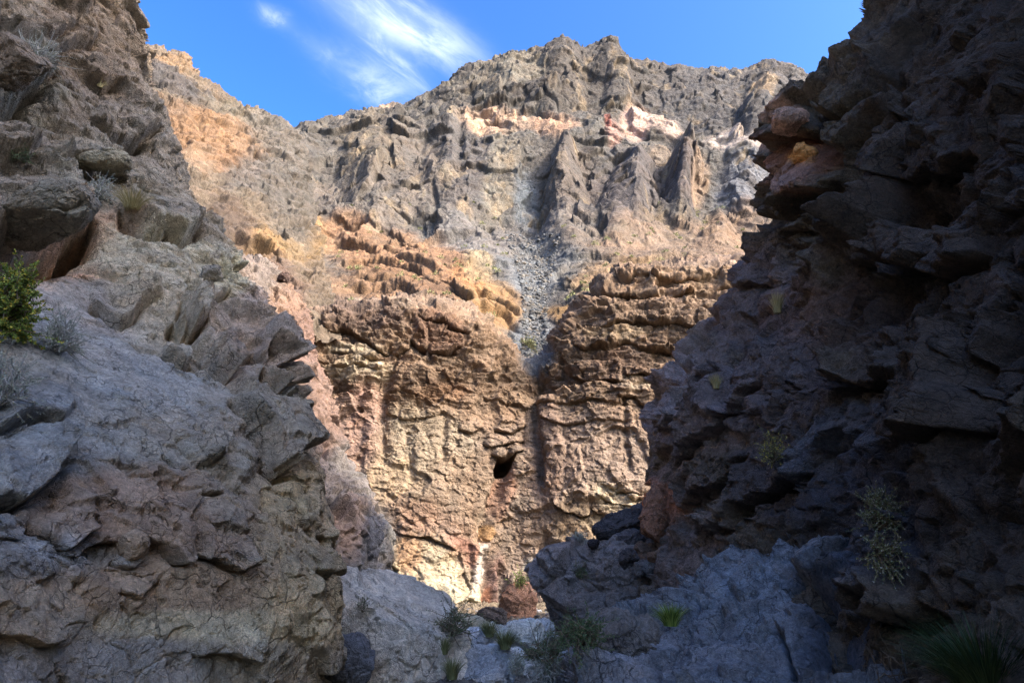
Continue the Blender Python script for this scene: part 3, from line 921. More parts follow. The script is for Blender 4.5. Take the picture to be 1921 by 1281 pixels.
def cliff_mid(B, Nn, X, Y):
    bedded = cliff_bedded(B, X, Y)[4]
    st, band = strata(B, 745, [0.95, 0.5, 0.27], 1.3)
    d = 0.6 * bedded * st + (0.4 + 0.6 * bedded) * blocks(B, rot(8, 0), [(1.2, 0.26, 1.0, 0.06, (1, 1, 1.5))], 765)
    d += (0.1 + 0.1 * bedded) * fbm(B * np.array([1, 1, 0.4], f4) / 1.8, 755, 4, 0.55)
    return Nn * d[:, None]


def cliff_fine(B, Nn, X, Y):
    d = 0.8 * blocks(B, rot(8, 0), [(0.5, 0.10, 0.9, 0.03, (1, 1, 1.4)), (0.3, 0.04, 1.0, 0, (1, 1, 1.1))], 769)
    return Nn * (d + 0.05 * fbm(B / 0.8, 767, 2, 0.6))[:, None]


def cliff_colour(B, X, Y):
    bedded = cliff_bedded(B, X, Y)[4]
    C = blobs(X, Y, fbm(B / 3.5, 771, 6, 0.6) * 1.3, A((170, 140, 112), KL), CL_COL)
    st, band = strata(B, 741, [1.9, 0.8, 0.33], 1.1)
    C *= (1 + 0.28 * band * (0.3 + bedded) + 0.25 * fbm(B / 1.5, 777, 4, 0.6))[:, None]
    C += (C.mean(1, keepdims=True) * np.array([1.03, 1, 0.97], f4) - C) * 0.22
    C *= 1.06
    stain = fbm(B * np.array([1, 1, 0.12], f4) / 1.2, 781, 4, 0.6)            # run-off streaks
    return C * (1 + 0.3 * (1 - bedded) * stain)[:, None]


cliff = surface('cliff', cliff_rows(), [16, 40, 52, 66, 74, 60, 44, 44, 50, 58, 74, 72, 60, 24],
                [30, 60, 64, 64, 76, 76, 76, 76, 76, 64, 34, 20, 10], [cliff_coarse, cliff_mid, cliff_fine], cliff_colour, M_cliff)
tag(cliff, kind='structure')

# ------------------------------------------------------------------ mountain above the cliff
MT_X = [330, 420, 490, 540, 600, 680, 760, 830, 890, 950, 1010, 1050, 1098, 1145, 1180, 1250, 1320, 1390, 1460, 1540, 1640]
MT_S = [266, 261, 254, 246, 230, 212, 200, 166, 128, 111, 100, 82, 92, 79, 114, 122, 134, 132, 124, 156, 186]


def mountain_rows():
    prof = [(760, 55), (690, 57), (620, 60), (560, 66), (510, 76), (470, 90), (440, 101), (390, 109), (330, 115), (270, 122), (210, 131), (150, 140), (100, 150)]
    ys = np.array([p[0] for p in prof])[::-1]
    Ys = np.array([p[1] for p in prof])[::-1]
    rows = []
    for t in np.linspace(0, 1, 13):
        r = []
        for x, s in zip(MT_X, MT_S):
            py = 760 + t * (s - 760)
            pe = 760 + t * (95 - 760) * (0.55 + 0.45 * (760 - s) / 665)
            Y = float(np.interp(pe, ys, Ys))
            g = math.exp(-((x - 1005) / 70) ** 2)                           # chute in the middle
            Y += g * 7 * math.exp(-((py - 560) / 110) ** 2) + g * 6 * math.exp(-((py - 400) / 90) ** 2)
            Y -= 12 * max(0, (620 - x) / 300) * min(1, t * 2)
            r.append((x, py, Y))
        rows.append(r)
    last = rows[-1]
    for dpy, dY in ((4, 10), (60, 30), (200, 60)):
        rows.append([(x, py + dpy, Y + dY) for x, py, Y in last])
    return net(rows)


# buttresses: (top x, top y, bottom x, bottom y, half width top, half width bottom, relief m)
MT_BUT = [
    (1060, 270, 1065, 475, 16, 66, 9), (1185, 300, 1180, 462, 28, 78, 8), (1283, 250, 1300, 345, 8, 26, 6), (1270, 310, 1275, 440, 14, 45, 9),
    (720, 240, 700, 430, 60, 110, 6), (850, 210, 850, 430, 40, 70, 4), (1160, 130, 1170, 215, 16, 44, 5),
    (1050, 70, 1040, 200, 40, 70, 5), (1145, 66, 1140, 150, 20, 44, 4), (950, 100, 960, 190, 40, 70, 4),
    (1410, 200, 1400, 420, 30, 60, 4), (1440, 115, 1440, 250, 30, 60, 4), (560, 250, 540, 400, 40, 80, 4), (1350, 400, 1350, 480, 20, 50, 3),
    (862, 200, 866, 330, 9, 12, -2), (815, 350, 818, 400, 6, 8, -1.5), (735, 280, 738, 330, 6, 8, -1.5),
]
GR, DG = A((124, 118, 108), KL), A((104, 100, 100), KL)
MT_COL = [
    (1100, 120, 420, 90, 0, A((106, 99, 90), KL), 1.0), (1380, 190, 160, 80, 0, A((108, 104, 100), KL), 0.9), (960, 130, 70, 36, 10, A((158, 148, 128), KL), 0.7),
    (900, 165, 60, 30, 0, A((140, 132, 116), KL), 0.6), (930, 222, 70, 22, 2, A((214, 178, 146), KL * 1.25), 0.95, 0.35), (1040, 236, 46, 22, 10, A((196, 160, 130), KL * 1.25), 0.9),
    (1195, 228, 30, 34, 20, A((216, 180, 158), KL * 1.25), 0.95), (1250, 240, 46, 20, 24, A((206, 180, 160), KL * 1.25), 0.9), (1150, 250, 16, 26, 0, A((206, 160, 140), KL), 0.8), (1140, 225, 6, 14, -20, A((206, 120, 100), KL), 0.7),
    (1390, 278, 66, 18, 2, A((200, 184, 168), KL * 1.25), 0.95), (1425, 185, 22, 34, 30, A((206, 180, 146), KL), 0.9), (720, 195, 34, 12, -8, A((210, 182, 152), KL), 0.9),
    (860, 320, 60, 90, 0, A((112, 106, 101), KL), 0.8), (760, 330, 90, 90, 0, A((134, 124, 112), KL), 0.8), (690, 300, 60, 90, 0, A((136, 124, 106), KL), 0.7),
    (940, 330, 30, 100, 10, A((164, 154, 134), KL), 0.7), (985, 380, 26, 70, 0, A((134, 140, 142), KL), 0.85), (1070, 370, 60, 100, 0, A((128, 116, 104), KL), 0.8), (1185, 380, 80, 90, 0, A((116, 108, 104), KL), 0.8),
    (1280, 350, 40, 80, 0, A((120, 106, 98), KL), 0.8), (1310, 345, 20, 50, 10, A((190, 160, 130), KL), 0.7), (1400, 370, 60, 70, 0, A((136, 138, 142), KL), 0.8), (1240, 300, 26, 20, 0, A((200, 176, 148), KL), 0.6),
    (1280, 470, 190, 34, 0, A((156, 132, 108), KL), 0.9), (1380, 440, 70, 40, 0, A((160, 132, 104), KL), 0.8), (900, 460, 150, 40, 0, A((146, 140, 132), KL), 0.9), (1000, 520, 46, 60, 0, A((138, 140, 138), KL), 0.95),
    (1000, 490, 90, 16, 0, A((136, 138, 136), KL), 0.6), (650, 400, 140, 60, 0, A((140, 130, 118), KL), 0.9), (540, 430, 90, 44, 10, A((206, 168, 118), KL * 0.8), 0.95), (520, 350, 80, 40, 0, A((146, 136, 124), KL), 0.9),
    (760, 490, 140, 46, 8, A((188, 146, 108), KL * 0.8), 0.95), (650, 440, 50, 30, 0, A((192, 150, 114), KL), 0.8), (750, 550, 150, 40, 6, A((158, 122, 88), KL), 0.8), (920, 570, 64, 46, 30, A((200, 158, 108), KL * 0.8), 0.95),
    (880, 520, 36, 30, 40, A((200, 146, 96), KL), 0.8), (900, 500, 30, 30, 0, A((186, 164, 124), KL), 0.7), (1050, 600, 40, 26, 0, A((180, 140, 84), KL), 0.8), (560, 540, 90, 40, 0, A((158, 128, 100), KL), 0.8), (640, 570, 60, 14, -5, A((180, 164, 146), KL), 0.7),
    (1010, 640, 50, 46, 0, A((140, 144, 146), KL), 0.95), (1220, 505, 130, 16, 0, A((180, 146, 104), KL), 0.7), (1110, 540, 40, 30, 0, A((172, 138, 96), KL), 0.7),
    (470, 290, 90, 60, 0, A((150, 138, 122), KL), 0.8),
]


def mountain_zone(B, X, Y):
    Xw, Yw = X + 12 * fbm(B * 0.08, 801, 5, 0.55), Y + 16 * fbm(B * 0.08 + 9, 811, 5, 0.55)
    steep = sstep(475, 425, Yw)
    bedded = (1 - steep) * np.where(X < 1005, sstep(435, 470, Yw), sstep(480, 520, Yw)) * sstep(60, 110, np.abs(X - 1005))
    crest = sstep(0.0, 1.0, 1 - np.abs(Y - np.interp(X, MT_X, MT_S)) / 45)
    return Xw, Yw, steep, bedded, (1 - steep) * (1 - bedded), crest


MT_LEDGES = [
    ([(620, 500), (700, 488), (780, 505), (850, 540), (890, 565)], 1.5, 22, 1.2, 8), ([(625, 452), (690, 470), (760, 492), (835, 515)], 1.3, 20, 1.0, 7),
    ([(640, 540), (750, 543), (850, 575), (900, 600)], 1.2, 20, 1.0, 8), ([(660, 520), (740, 520), (820, 545)], 0.9, 16, 0.7, 6), ([(470, 425), (540, 418), (605, 450)], 1.2, 22, 0.9, 8),
    ([(880, 542), (930, 560), (975, 600)], 1.2, 18, 1.0, 8), ([(890, 578), (940, 590), (980, 622)], 1.0, 16, 0.9, 7), ([(1050, 545), (1110, 520), (1180, 506)], 1.2, 18, 1.0, 8),
    ([(1100, 482), (1200, 490), (1310, 480)], 1.0, 18, 0.8, 8), ([(440, 480), (520, 500), (600, 520)], 1.2, 22, 0.9, 8), ([(620, 420), (700, 432), (790, 470)], 1.0, 20, 0.8, 7),
    ([(870, 205), (940, 212), (1010, 205), (1080, 225)], -0.5, 24, 2.2, 10), ([(1130, 205), (1190, 195), (1250, 215)], 0.8, 20, 1.6, 9), ([(880, 190), (920, 196), (990, 190)], 1.6, 24, 1.4, 10),
]


def mountain_coarse(B, Nn, X, Y):
    Xw, Yw, steep, bedded, talus, crest = mountain_zone(B, X, Y)
    o = np.zeros(len(X), f4)
    for tx, ty, bx, by, w0, w1, h in MT_BUT:
        t = (Yw - ty) / (by - ty)
        wd = np.maximum(w0 + (w1 - w0) * np.clip(t, 0, 1), 2)
        o += 0.62 * h * np.clip(1.1 - np.abs((Xw - tx - (bx - tx) * t) / wd) ** 1.15, 0, 1) * sstep(-0.06, 0.12, t) * sstep(1.15, 0.75, t)
    st, band = strata(B, 841, [4.5, 1.9], 3.0)
    fr = np.array([1, 1, 0.5], f4)
    d = o + 0.9 * bedded * (1 - np.clip(Nn[:, 2], 0, 1) ** 0.7) * st + 0.1 * steep * st + (0.5 * steep + 0.8) * fbm(B * fr / 12.0, 851, 4, 0.5)
    d += (0.35 + 0.65 * steep) * blocks(B, rot(10, 0), [(11.0, 1.5, 1.1, 0.3, (1, 1, 0.7))], 861)
    ml, mdr = ledge_field(X + 30 * fbm(B * 0.12, 803, 5, 0.6), Y + 22 * fbm(B * 0.12 + 5, 805, 5, 0.6), MT_LEDGES)
    D = Nn * ((d + 0.75 * ml) * (1 - 0.5 * crest))[:, None]
    D[:, 2] -= 0.6 * mdr
    D[:, 2] += crest * 3.0 * fbm(B / 6.0, 871, 5, 0.6)                        # broken crest
    return D


def mountain_mid(B, Nn, X, Y):
    Xw, Yw, steep, bedded, talus, crest = mountain_zone(B, X, Y)
    st, band = strata(B, 845, [1.1], 2.0)
    d = 0.8 * bedded * (1 - np.clip(Nn[:, 2], 0, 1) ** 0.7) * st + (0.4 + 0.6 * steep) * blocks(B, rot(10, 0), [(4.2, 0.6, 1.1, 0.16, (1, 1, 0.75))], 865)
    d += 0.3 * steep * fbm(B * np.array([1, 1, 0.3], f4) / 3.0, 855, 4, 0.55)
    return Nn * d[:, None]


def mountain_fine(B, Nn, X, Y):
    d = blocks(B, rot(10, 0), [(1.4, 0.18, 1.0, 0.06, (1, 1, 0.7)), (0.8, 0.07, 0.9, 0, (1, 1, 0.9))], 869)
    return Nn * (d + 0.08 * fbm(B / 2.0, 875, 2, 0.6))[:, None]


def mountain_colour(B, X, Y):
    Xw, Yw, steep, bedded, talus, crest = mountain_zone(B, X, Y)
    C = blobs(Xw * 0.4 + X * 0.6, Yw * 0.4 + Y * 0.6, fbm(B / 7.0, 881, 6, 0.65) * 0.7, GR, MT_COL)
    fl = np.array([1, 1, 0.28], f4)
    t1, t2 = fbm(B * fl / 5.0, 891, 5, 0.6), fbm(B * fl / 7.0 + 5, 895, 5, 0.6)
    C += (A((176, 156, 126), KL) - C) * (0.75 * steep * sstep(0.12, 0.34, t1))[:, None]      # tan seams in the grey rock
    C += (A((92, 88, 84), KL) - C) * (0.7 * steep * sstep(0.10, 0.32, t2))[:, None]          # dark varnish
    st, band = strata(B, 841, [4.5, 1.9, 0.8], 3.0)
    return C * (1 + 0.22 * band * bedded + 0.32 * fbm(B * np.array([1, 1, 0.33], f4) / 3.0, 887, 5, 0.6))[:, None]


mountain = surface('mountain', mountain_rows(), [30, 40, 36, 44, 58, 58, 54, 48, 48, 50, 34, 38, 38, 30, 56, 56, 56, 50, 44, 16],
                   [30, 66, 66, 66, 66, 66, 66, 66, 66, 66, 66, 66, 20, 10, 6], [mountain_coarse, mountain_mid, mountain_fine], mountain_colour, M_far)
tag(mountain, kind='structure')

# ------------------------------------------------------------------ sunlit spur beyond the left wall
RG_X = [120, 200, 255, 300, 342, 362, 400, 450, 500, 540, 580]
RG_S = [20, 55, 84, 92, 106, 138, 166, 198, 222, 240, 300]


def ridge_rows():
    rows = []
    for t, Y in ((0, 41), (0.15, 43), (0.3, 46), (0.45, 50), (0.6, 55), (0.75, 60), (0.9, 65), (1.0, 69)):
        rows.append([(x + (1 - t) * 60, 640 + t * (s - 640), Y + (x - 300) * 0.025) for x, s in zip(RG_X, RG_S)])
    for dpy, dY in ((4, 6), (70, 18), (220, 32)):
        rows.append([(x, s + dpy, 69 + (x - 300) * 0.025 + dY) for x, s in zip(RG_X, RG_S)])
    return net(rows)


RG_COL = [
    (420, 270, 130, 60, 20, A((196, 160, 126), KL * 0.72), 0.95), (370, 240, 70, 44, 20, A((190, 150, 112), KL * 0.72), 0.9), (330, 120, 40, 22, 20, A((204, 168, 128), KL * 0.72), 0.8), (320, 150, 60, 18, 28, A((122, 116, 112), KL * 0.72), 0.9),
    (390, 190, 60, 14, 26, A((128, 122, 118), KL * 0.72), 0.8), (460, 215, 90, 18, 18, A((164, 150, 126), KL * 0.72), 0.8), (320, 190, 40, 18, 20, A((166, 138, 112), KL * 0.72), 0.7), (440, 310, 40, 30, 0, A((200, 154, 112), KL * 0.72), 0.8),
    (500, 330, 90, 50, 0, A((142, 134, 124), KL * 0.72), 0.9), (470, 390, 80, 30, 0, A((160, 142, 118), KL * 0.72), 0.8), (560, 440, 70, 50, 0, A((202, 168, 122), KL * 0.72), 0.95), (480, 460, 60, 30, 0, A((190, 152, 104), KL * 0.72), 0.8),
    (420, 420, 60, 50, 20, A((136, 116, 100), KL * 0.72), 0.8), (520, 540, 60, 60, 0, A((166, 136, 116), KL * 0.72), 0.8),
    (560, 330, 70, 130, 0, A((134, 126, 114), KL * 0.85), 0.9), (520, 250, 60, 40, 20, A((138, 130, 118), KL * 0.85), 0.8),
]


def ridge_coarse(B, Nn, X, Y):
    d = 1.4 * fbm(B * np.array([1, 1, 0.6], f4) / 7.0, 951, 4, 0.5) + blocks(B, rot(-25, 0), [(4.5, 0.6, 0.8, 0.2, (1, 1, 1.3))], 961)
    return Nn * d[:, None]


def ridge_fine(B, Nn, X, Y):
    d = blocks(B, rot(-25, 0), [(1.7, 0.42, 0.9, 0.08, (1, 1, 1.4)), (0.7, 0.16, 0.9, 0.03, (1, 1, 1.3)), (0.4, 0.05, 0.9, 0, (1, 1, 1))], 965)
    return Nn * (d + 0.06 * fbm(B / 1.0, 957, 2, 0.6))[:, None]


def ridge_colour(B, X, Y):
    C = blobs(X, Y, fbm(B / 4.0, 971, 6, 0.6) * 1.3, A((156, 138, 116), KL * 0.8), RG_COL)
    return C * (1 + 0.3 * fbm(B / 1.5, 977, 5, 0.6))[:, None]


ridge = surface('hill', ridge_rows(), [10, 30, 40, 40, 24, 34, 44, 44, 40, 34], [40, 60, 66, 66, 66, 66, 50, 14, 8, 5], [ridge_coarse, ridge_fine], ridge_colour, M_cliff)
tag(ridge, kind='structure')

# ------------------------------------------------------------------ rocky spur between the left wall and the cliff
SP = [(500, 492, 30), (560, 566, 29), (590, 650, 28), (622, 760, 27), (642, 830, 26), (682, 915, 25), (726, 985, 24), (736, 1075, 23.6), (744, 1150, 23), (750, 1260, 22)]


def spur_rows():
    rows = []
    for i, (x, y, Y) in enumerate(SP[::-1]):
        rows.append([(x - 330, y - 10, Y - 7), (x - 190, y - 4, Y - 4.5), (x - 90, y, Y - 2.4), (x - 34, y, Y - 1.0), (x - 6, y, Y - 0.1),
                     (x, y + 2, Y + 1.6), (x - 20, y + 8, Y + 7), (x - 40, y + 14, Y + 16)])
    r = rows[-1]
    rows.append([(px - 20, py - 3, Y + 4) for px, py, Y in r])
    rows.append([(px - 20, py + 20, Y + 12) for px, py, Y in r])
    return net(rows)


SP_COL = [
    (580, 640, 50, 110, -15, A((176, 142, 122), 0.4), 1.0), (600, 780, 40, 90, -15, A((170, 140, 120), 0.4), 1.0), (650, 900, 50, 60, -30, A((168, 156, 144), 0.4), 1.0), (700, 1010, 34, 50, 0, A((132, 132, 134), 0.4), 0.95, 0.3),
    (660, 980, 26, 60, -10, A((182, 156, 136), 0.4), 0.7), (725, 1040, 8, 60, 0, A((206, 196, 176), 0.4), 0.7, 0.2), (690, 1090, 70, 40, 0, A((160, 156, 148), 0.4), 0.9), (540, 560, 40, 40, 0, A((180, 146, 120), 0.4), 0.8),
]


def spur_shape(B, Nn, X, Y):
    k = 1 - 0.7 * sstep(1.3, 0.8, np.hypot((X - 700) / 40, (Y - 1010) / 60))
    return Nn * (0.35 * fbm(B / 3.0, 1051, 4, 0.5) + k * blocks(B, rot(-55, 0), [(1.6, 0.35, 0.9, 0.1, (1, 1, 1.5))], 1061))[:, None]


def spur_fine(B, Nn, X, Y):
    d = blocks(B, rot(-55, 0), [(0.6, 0.13, 0.9, 0.04, (1, 1, 1.5)), (0.24, 0.04, 0.9, 0, (1, 1, 1.3))], 1065)
    return Nn * (d + 0.03 * fbm(B / 0.4, 1067, 2, 0.6))[:, None]


def spur_colour(B, X, Y):
    C = blobs(X, Y, fbm(B / 2.0, 1071, 6, 0.6) * 1.3, A((156, 140, 126), 0.42), SP_COL)
    return C * (1 + 0.28 * fbm(B / 0.8, 1077, 5, 0.6))[:, None]


spur = surface('rock_spur_hill', spur_rows(), [20, 40, 60, 60, 40, 20, 12], [40, 46, 46, 50, 50, 46, 56, 56, 50, 16, 8], [spur_shape, spur_fine], spur_colour, M_cliff)
tag(spur, kind='structure')

# ------------------------------------------------------------------ ground
def ground_h(x, y):
    return np.interp(y, [-60, 0, 14, 22, 30, 44, 60], [0, 0, 0.05, 0.12, 0.3, 0.7, 1.2])


def build_ground():
    xs = np.concatenate([-np.geomspace(4000, 12, 30), np.linspace(-11.5, 11.5, 520), np.geomspace(12, 4000, 30)])
    ys = np.concatenate([-np.geomspace(4000, 2, 30), np.linspace(0, 46, 760), np.geomspace(47, 4000, 24)])
    gx, gy = np.meshgrid(xs, ys)
    P = np.stack([gx.ravel(), gy.ravel(), ground_h(gx, gy).ravel()], 1).astype(f4)

    def fld(B):
        near = sstep(60, 46, np.abs(B[:, 1])) * sstep(16, 11, np.abs(B[:, 0]))
        z = 0.22 * fbm(B / 2.6, 1201, 4) + near * (blocks(B, rot(0, 0), [(0.7, 0.16, 0.9, 0, (1, 1, 1)), (0.26, 0.09, 0.9, 0, (1, 1, 1)), (0.1, 0.04, 0.9, 0, (1, 1, 1))], 1211))
        D = np.zeros_like(B)
        D[:, 2] = z
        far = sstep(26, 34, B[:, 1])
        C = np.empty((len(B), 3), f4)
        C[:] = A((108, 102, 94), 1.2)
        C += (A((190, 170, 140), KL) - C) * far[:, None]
        C *= (1 + 0.35 * fbm(B / 0.7, 1221, 5, 0.6))[:, None]
        return D, C
    D, C = chunked(fld, P)
    h, wd = gx.shape
    idx = np.arange(h * wd).reshape(h, wd)
    q = np.stack([idx[:-1, :-1], idx[:-1, 1:], idx[1:, 1:], idx[1:, :-1]], -1).reshape(-1, 4)
    g = mesh_from('ground', P + D, q, C, M_stone)
    tag(g, kind='structure')
    return P + D


GROUND = build_ground()


# ------------------------------------------------------------------ where a surface is seen
def project(B):
    d = B - np.array([0, 0, EYE], f4)
    f = d[:, 1] * math.cos(PITCH) + d[:, 2] * math.sin(PITCH)
    u = -d[:, 1] * math.sin(PITCH) + d[:, 2] * math.cos(PITCH)
    f = np.where(f > 0.1, f, 1e-3)
    return CX + FPX * d[:, 0] / f, CY - FPX * u / f, np.where(f > 0.2, f, 1e9)


SURF.append((GROUND, np.tile(np.array([[0, 0, 1]], f4), (len(GROUND), 1))))
_pj = [project(B) for B, n in SURF]


def hit(px, py, rad=5.0, only=None):
    """nearest built surface point that the photo shows at this pixel, and its normal"""
    best, res = 1e9, None
    for k, (X, Y, f) in enumerate(_pj):
        if only is not None and k not in only:
            continue
        m = np.nonzero((np.abs(X - px) < rad) & (np.abs(Y - py) < rad))[0]
        if len(m):
            i = m[np.argmin(f[m])]
            if f[i] < best:
                best, res = f[i], (SURF[k][0][i], SURF[k][1][i])
    if res is None:
        return hit(px, py, rad * 2, only)
    return res


# ------------------------------------------------------------------ boulders and stones
def cube_sphere(n):
    """unit cube grid with shared edges: points on the cube, quads"""
    t = np.tan(np.linspace(-1, 1, n) * math.pi / 4)
    a, b = np.meshgrid(t, t, indexing='ij')
    o = np.ones_like(a)
    V, Q = [], []
    idx = np.arange(n * n).reshape(n, n)
    q = np.stack([idx[:-1, :-1], idx[1:, :-1], idx[1:, 1:], idx[:-1, 1:]], -1).reshape(-1, 4)
    for k, (f, fl) in enumerate(((np.stack([o, a, b], -1), 0), (np.stack([-o, a, b], -1), 1), (np.stack([a, o, b], -1), 1), (np.stack([a, -o, b], -1), 0), (np.stack([a, b, o], -1), 0), (np.stack([a, b, -o], -1), 1))):
        V.append(f.reshape(-1, 3))
        Q.append((q[:, ::-1] if fl else q) + k * n * n)
    V, Q = np.concatenate(V), np.concatenate(Q)
    key = np.round(V * 1e5).astype(np.int64)
    _, first, inv = np.unique(key, axis=0, return_index=True, return_inverse=True)
    return V[first], inv.ravel()[Q]


_cs = {}


def rock_shape(size, seed, n, power=2.6, lumps=1.0):
    """angular boulder about the origin, `size` = full extents"""
    if n not in _cs:
        _cs[n] = cube_sphere(n)
    V, Q = _cs[n]
    s = np.array(size, float) / 2
    P = V / (np.abs(V) ** power).sum(1, keepdims=True) ** (1 / power)
    rng = np.random.default_rng(seed)
    for _ in range(5):                                        # broken-off sides
        d = rng.normal(size=3)
        d /= np.linalg.norm(d)
        ex = np.maximum(P @ d - rng.uniform(0.62, 0.85), 0)
        P = P - 0.85 * ex[:, None] * d
    nn = P / np.linalg.norm(P, axis=1, keepdims=True)
    B = (P * s).astype(f4)
    m = float(np.cbrt(np.prod(size)))
    nn = nn.astype(f4)
    o = float(seed) * 3.7
    fr = rot(seed * 37 % 60 - 30, seed * 71 % 180)
    D = blocks(B + o, fr, [(0.55 * m, 0.11 * m * lumps, 0.8, 0.025 * m, (1, 1, 1.2)), (0.22 * m, 0.04 * m * lumps, 0.8, 0.012 * m, (1, 1, 1.2))] + ([(0.09 * m, 0.014 * m, 0.8, 0, (1, 1, 1.1))] if n > 30 else []), seed * 13 + 1)
    D = D + 0.07 * m * fbm((B + o) / (0.6 * m), seed * 13 + 7, 4)
    return B + nn * D[:, None], Q


def rock(name, label, cat, at, size, colour, seed, n=40, yaw=0.0, tilt=0.0, roll=0.0, power=2.6, lumps=1.0, group=None, mat=None, col_var=0.3, sink=0.0, rel=False):
    V, Q = rock_shape(size, seed, n, power, lumps)
    C = np.empty((len(V), 3), f4)
    C[:] = colour
    C *= (1 + col_var * fbm((V.astype(f4) + seed) / (0.35 * max(size)), seed + 900, 5, 0.6))[:, None]
    o = mesh_from(name, V, Q, np.clip(C, 0.004, 0.8), mat or M_stone)
    o.location = at
    o.rotation_euler = (R(tilt), R(roll), R(yaw))
    tag(o, label, cat, group)
    V0 = np.array(o.location) + V @ np.array(o.rotation_euler.to_matrix()).T
    SURF.append((V0.astype(f4), np.tile(np.array([[0, -0.5, 0.85]], f4), (len(V0), 1))))
    _pj.append(project(SURF[-1][0]))
    return o


def on(px, py, up=0.0, only=None):
    p, n = hit(px, py, only=only)
    return (float(p[0] + n[0] * up), float(p[1] + n[1] * up), float(p[2] + n[2] * up))


# big ones first; the centre of each is a point in the place
rock('boulder', 'big pale grey boulder with a flat top at the foot of the left canyon wall', 'boulder', pix(718, 1222, 13.6), (2.9, 3.4, 2.5), A((178, 170, 156), 1.35), 3, 120, yaw=12, tilt=4, roll=4, power=4.5, lumps=0.6)
rock('rock', 'dark bluish rock wedged between the left canyon wall and the pale flat-topped boulder', 'rock', pix(652, 1262, 11.2), (0.75, 0.8, 1.1), A((84, 86, 90), 1.6), 5, 44, yaw=20, power=2.4, lumps=0.6)
rock('boulder', 'huge rounded dark boulder leaning on the right canyon wall above the wash shrubs', 'boulder', pix(1138, 1106, 21.0), (4.1, 4.0, 3.1), A((94, 88, 85), 2.0), 8, 130, yaw=-15, tilt=6, roll=-8, power=2.7, lumps=0.8, col_var=0.6)
rock('rock', 'long dark boulder lying on top of the huge rounded boulder', 'rock', pix(1166, 984, 20.6), (1.75, 1.1, 0.8), A((62, 58, 58), 1.5), 11, 50, yaw=10, roll=-14, power=2.6, lumps=0.8)
rock('boulder', 'domed grey-brown boulder at the lower end of the bedrock slope', 'boulder', pix(1176, 1245, 10.2), (1.55, 1.5, 1.35), A((104, 98, 92), 1.5), 9, 90, yaw=25, tilt=6, roll=-6, power=2.5, lumps=0.7)
rock('rock', 'small dark stone left of the long dark boulder on the rock pile', 'rock', pix(1113, 1020, 19.6), (0.34, 0.3, 0.24), A((54, 50, 52), 1.5), 12, 24)
rock('rock', 'tall orange-brown slab leaning against the right canyon wall above the rock pile', 'rock', pix(1236, 968, 19.0), (0.85, 0.8, 1.75), A((128, 94, 74), 1.5), 14, 50, yaw=20, roll=14, power=3.0, lumps=0.7)
rock('rock', 'rust-orange rock in the sun behind the leaning orange-brown slab', 'rock', pix(1222, 940, 20.2), (0.5, 0.5, 0.4), A((196, 112, 66), 1.2), 15, 30)
rock('rock', 'grey-brown rock directly behind the long dark boulder on the pile', 'rock', pix(1201, 962, 21.2), (0.95, 0.7, 0.6), A((96, 86, 82), 1.5), 16, 36, roll=-12)
rock('rock', 'flat grey rock tucked under the long dark boulder', 'rock', pix(1184, 1012, 20.0), (1.0, 0.8, 0.5), A((82, 78, 80), 1.5), 17, 36, roll=-8)
rock('rock', 'brown angular rock at the foot of the leaning orange-brown slab', 'rock', pix(1216, 1036, 19.2), (0.8, 0.6, 0.6), A((92, 74, 62), 1.5), 18, 36, yaw=30)
rock('rock', 'pale grey rock at the lower right end of the rock pile', 'rock', pix(1214, 1062, 18.8), (0.8, 0.6, 0.42), A((92, 88, 86), 1.3), 19, 36, roll=-22)
rock('rock', 'round brown stone between the pile and the right canyon wall', 'rock', pix(1226, 1044, 18.6), (0.34, 0.3, 0.28), A((112, 86, 68), 1.4), 20, 24)
rock('rock', 'dark squarish rock on the slope of the huge rounded boulder below the flat grey rock', 'rock', pix(1180, 1048, 19.2), (0.55, 0.5, 0.5), A((66, 62, 62), 1.5), 21, 30)

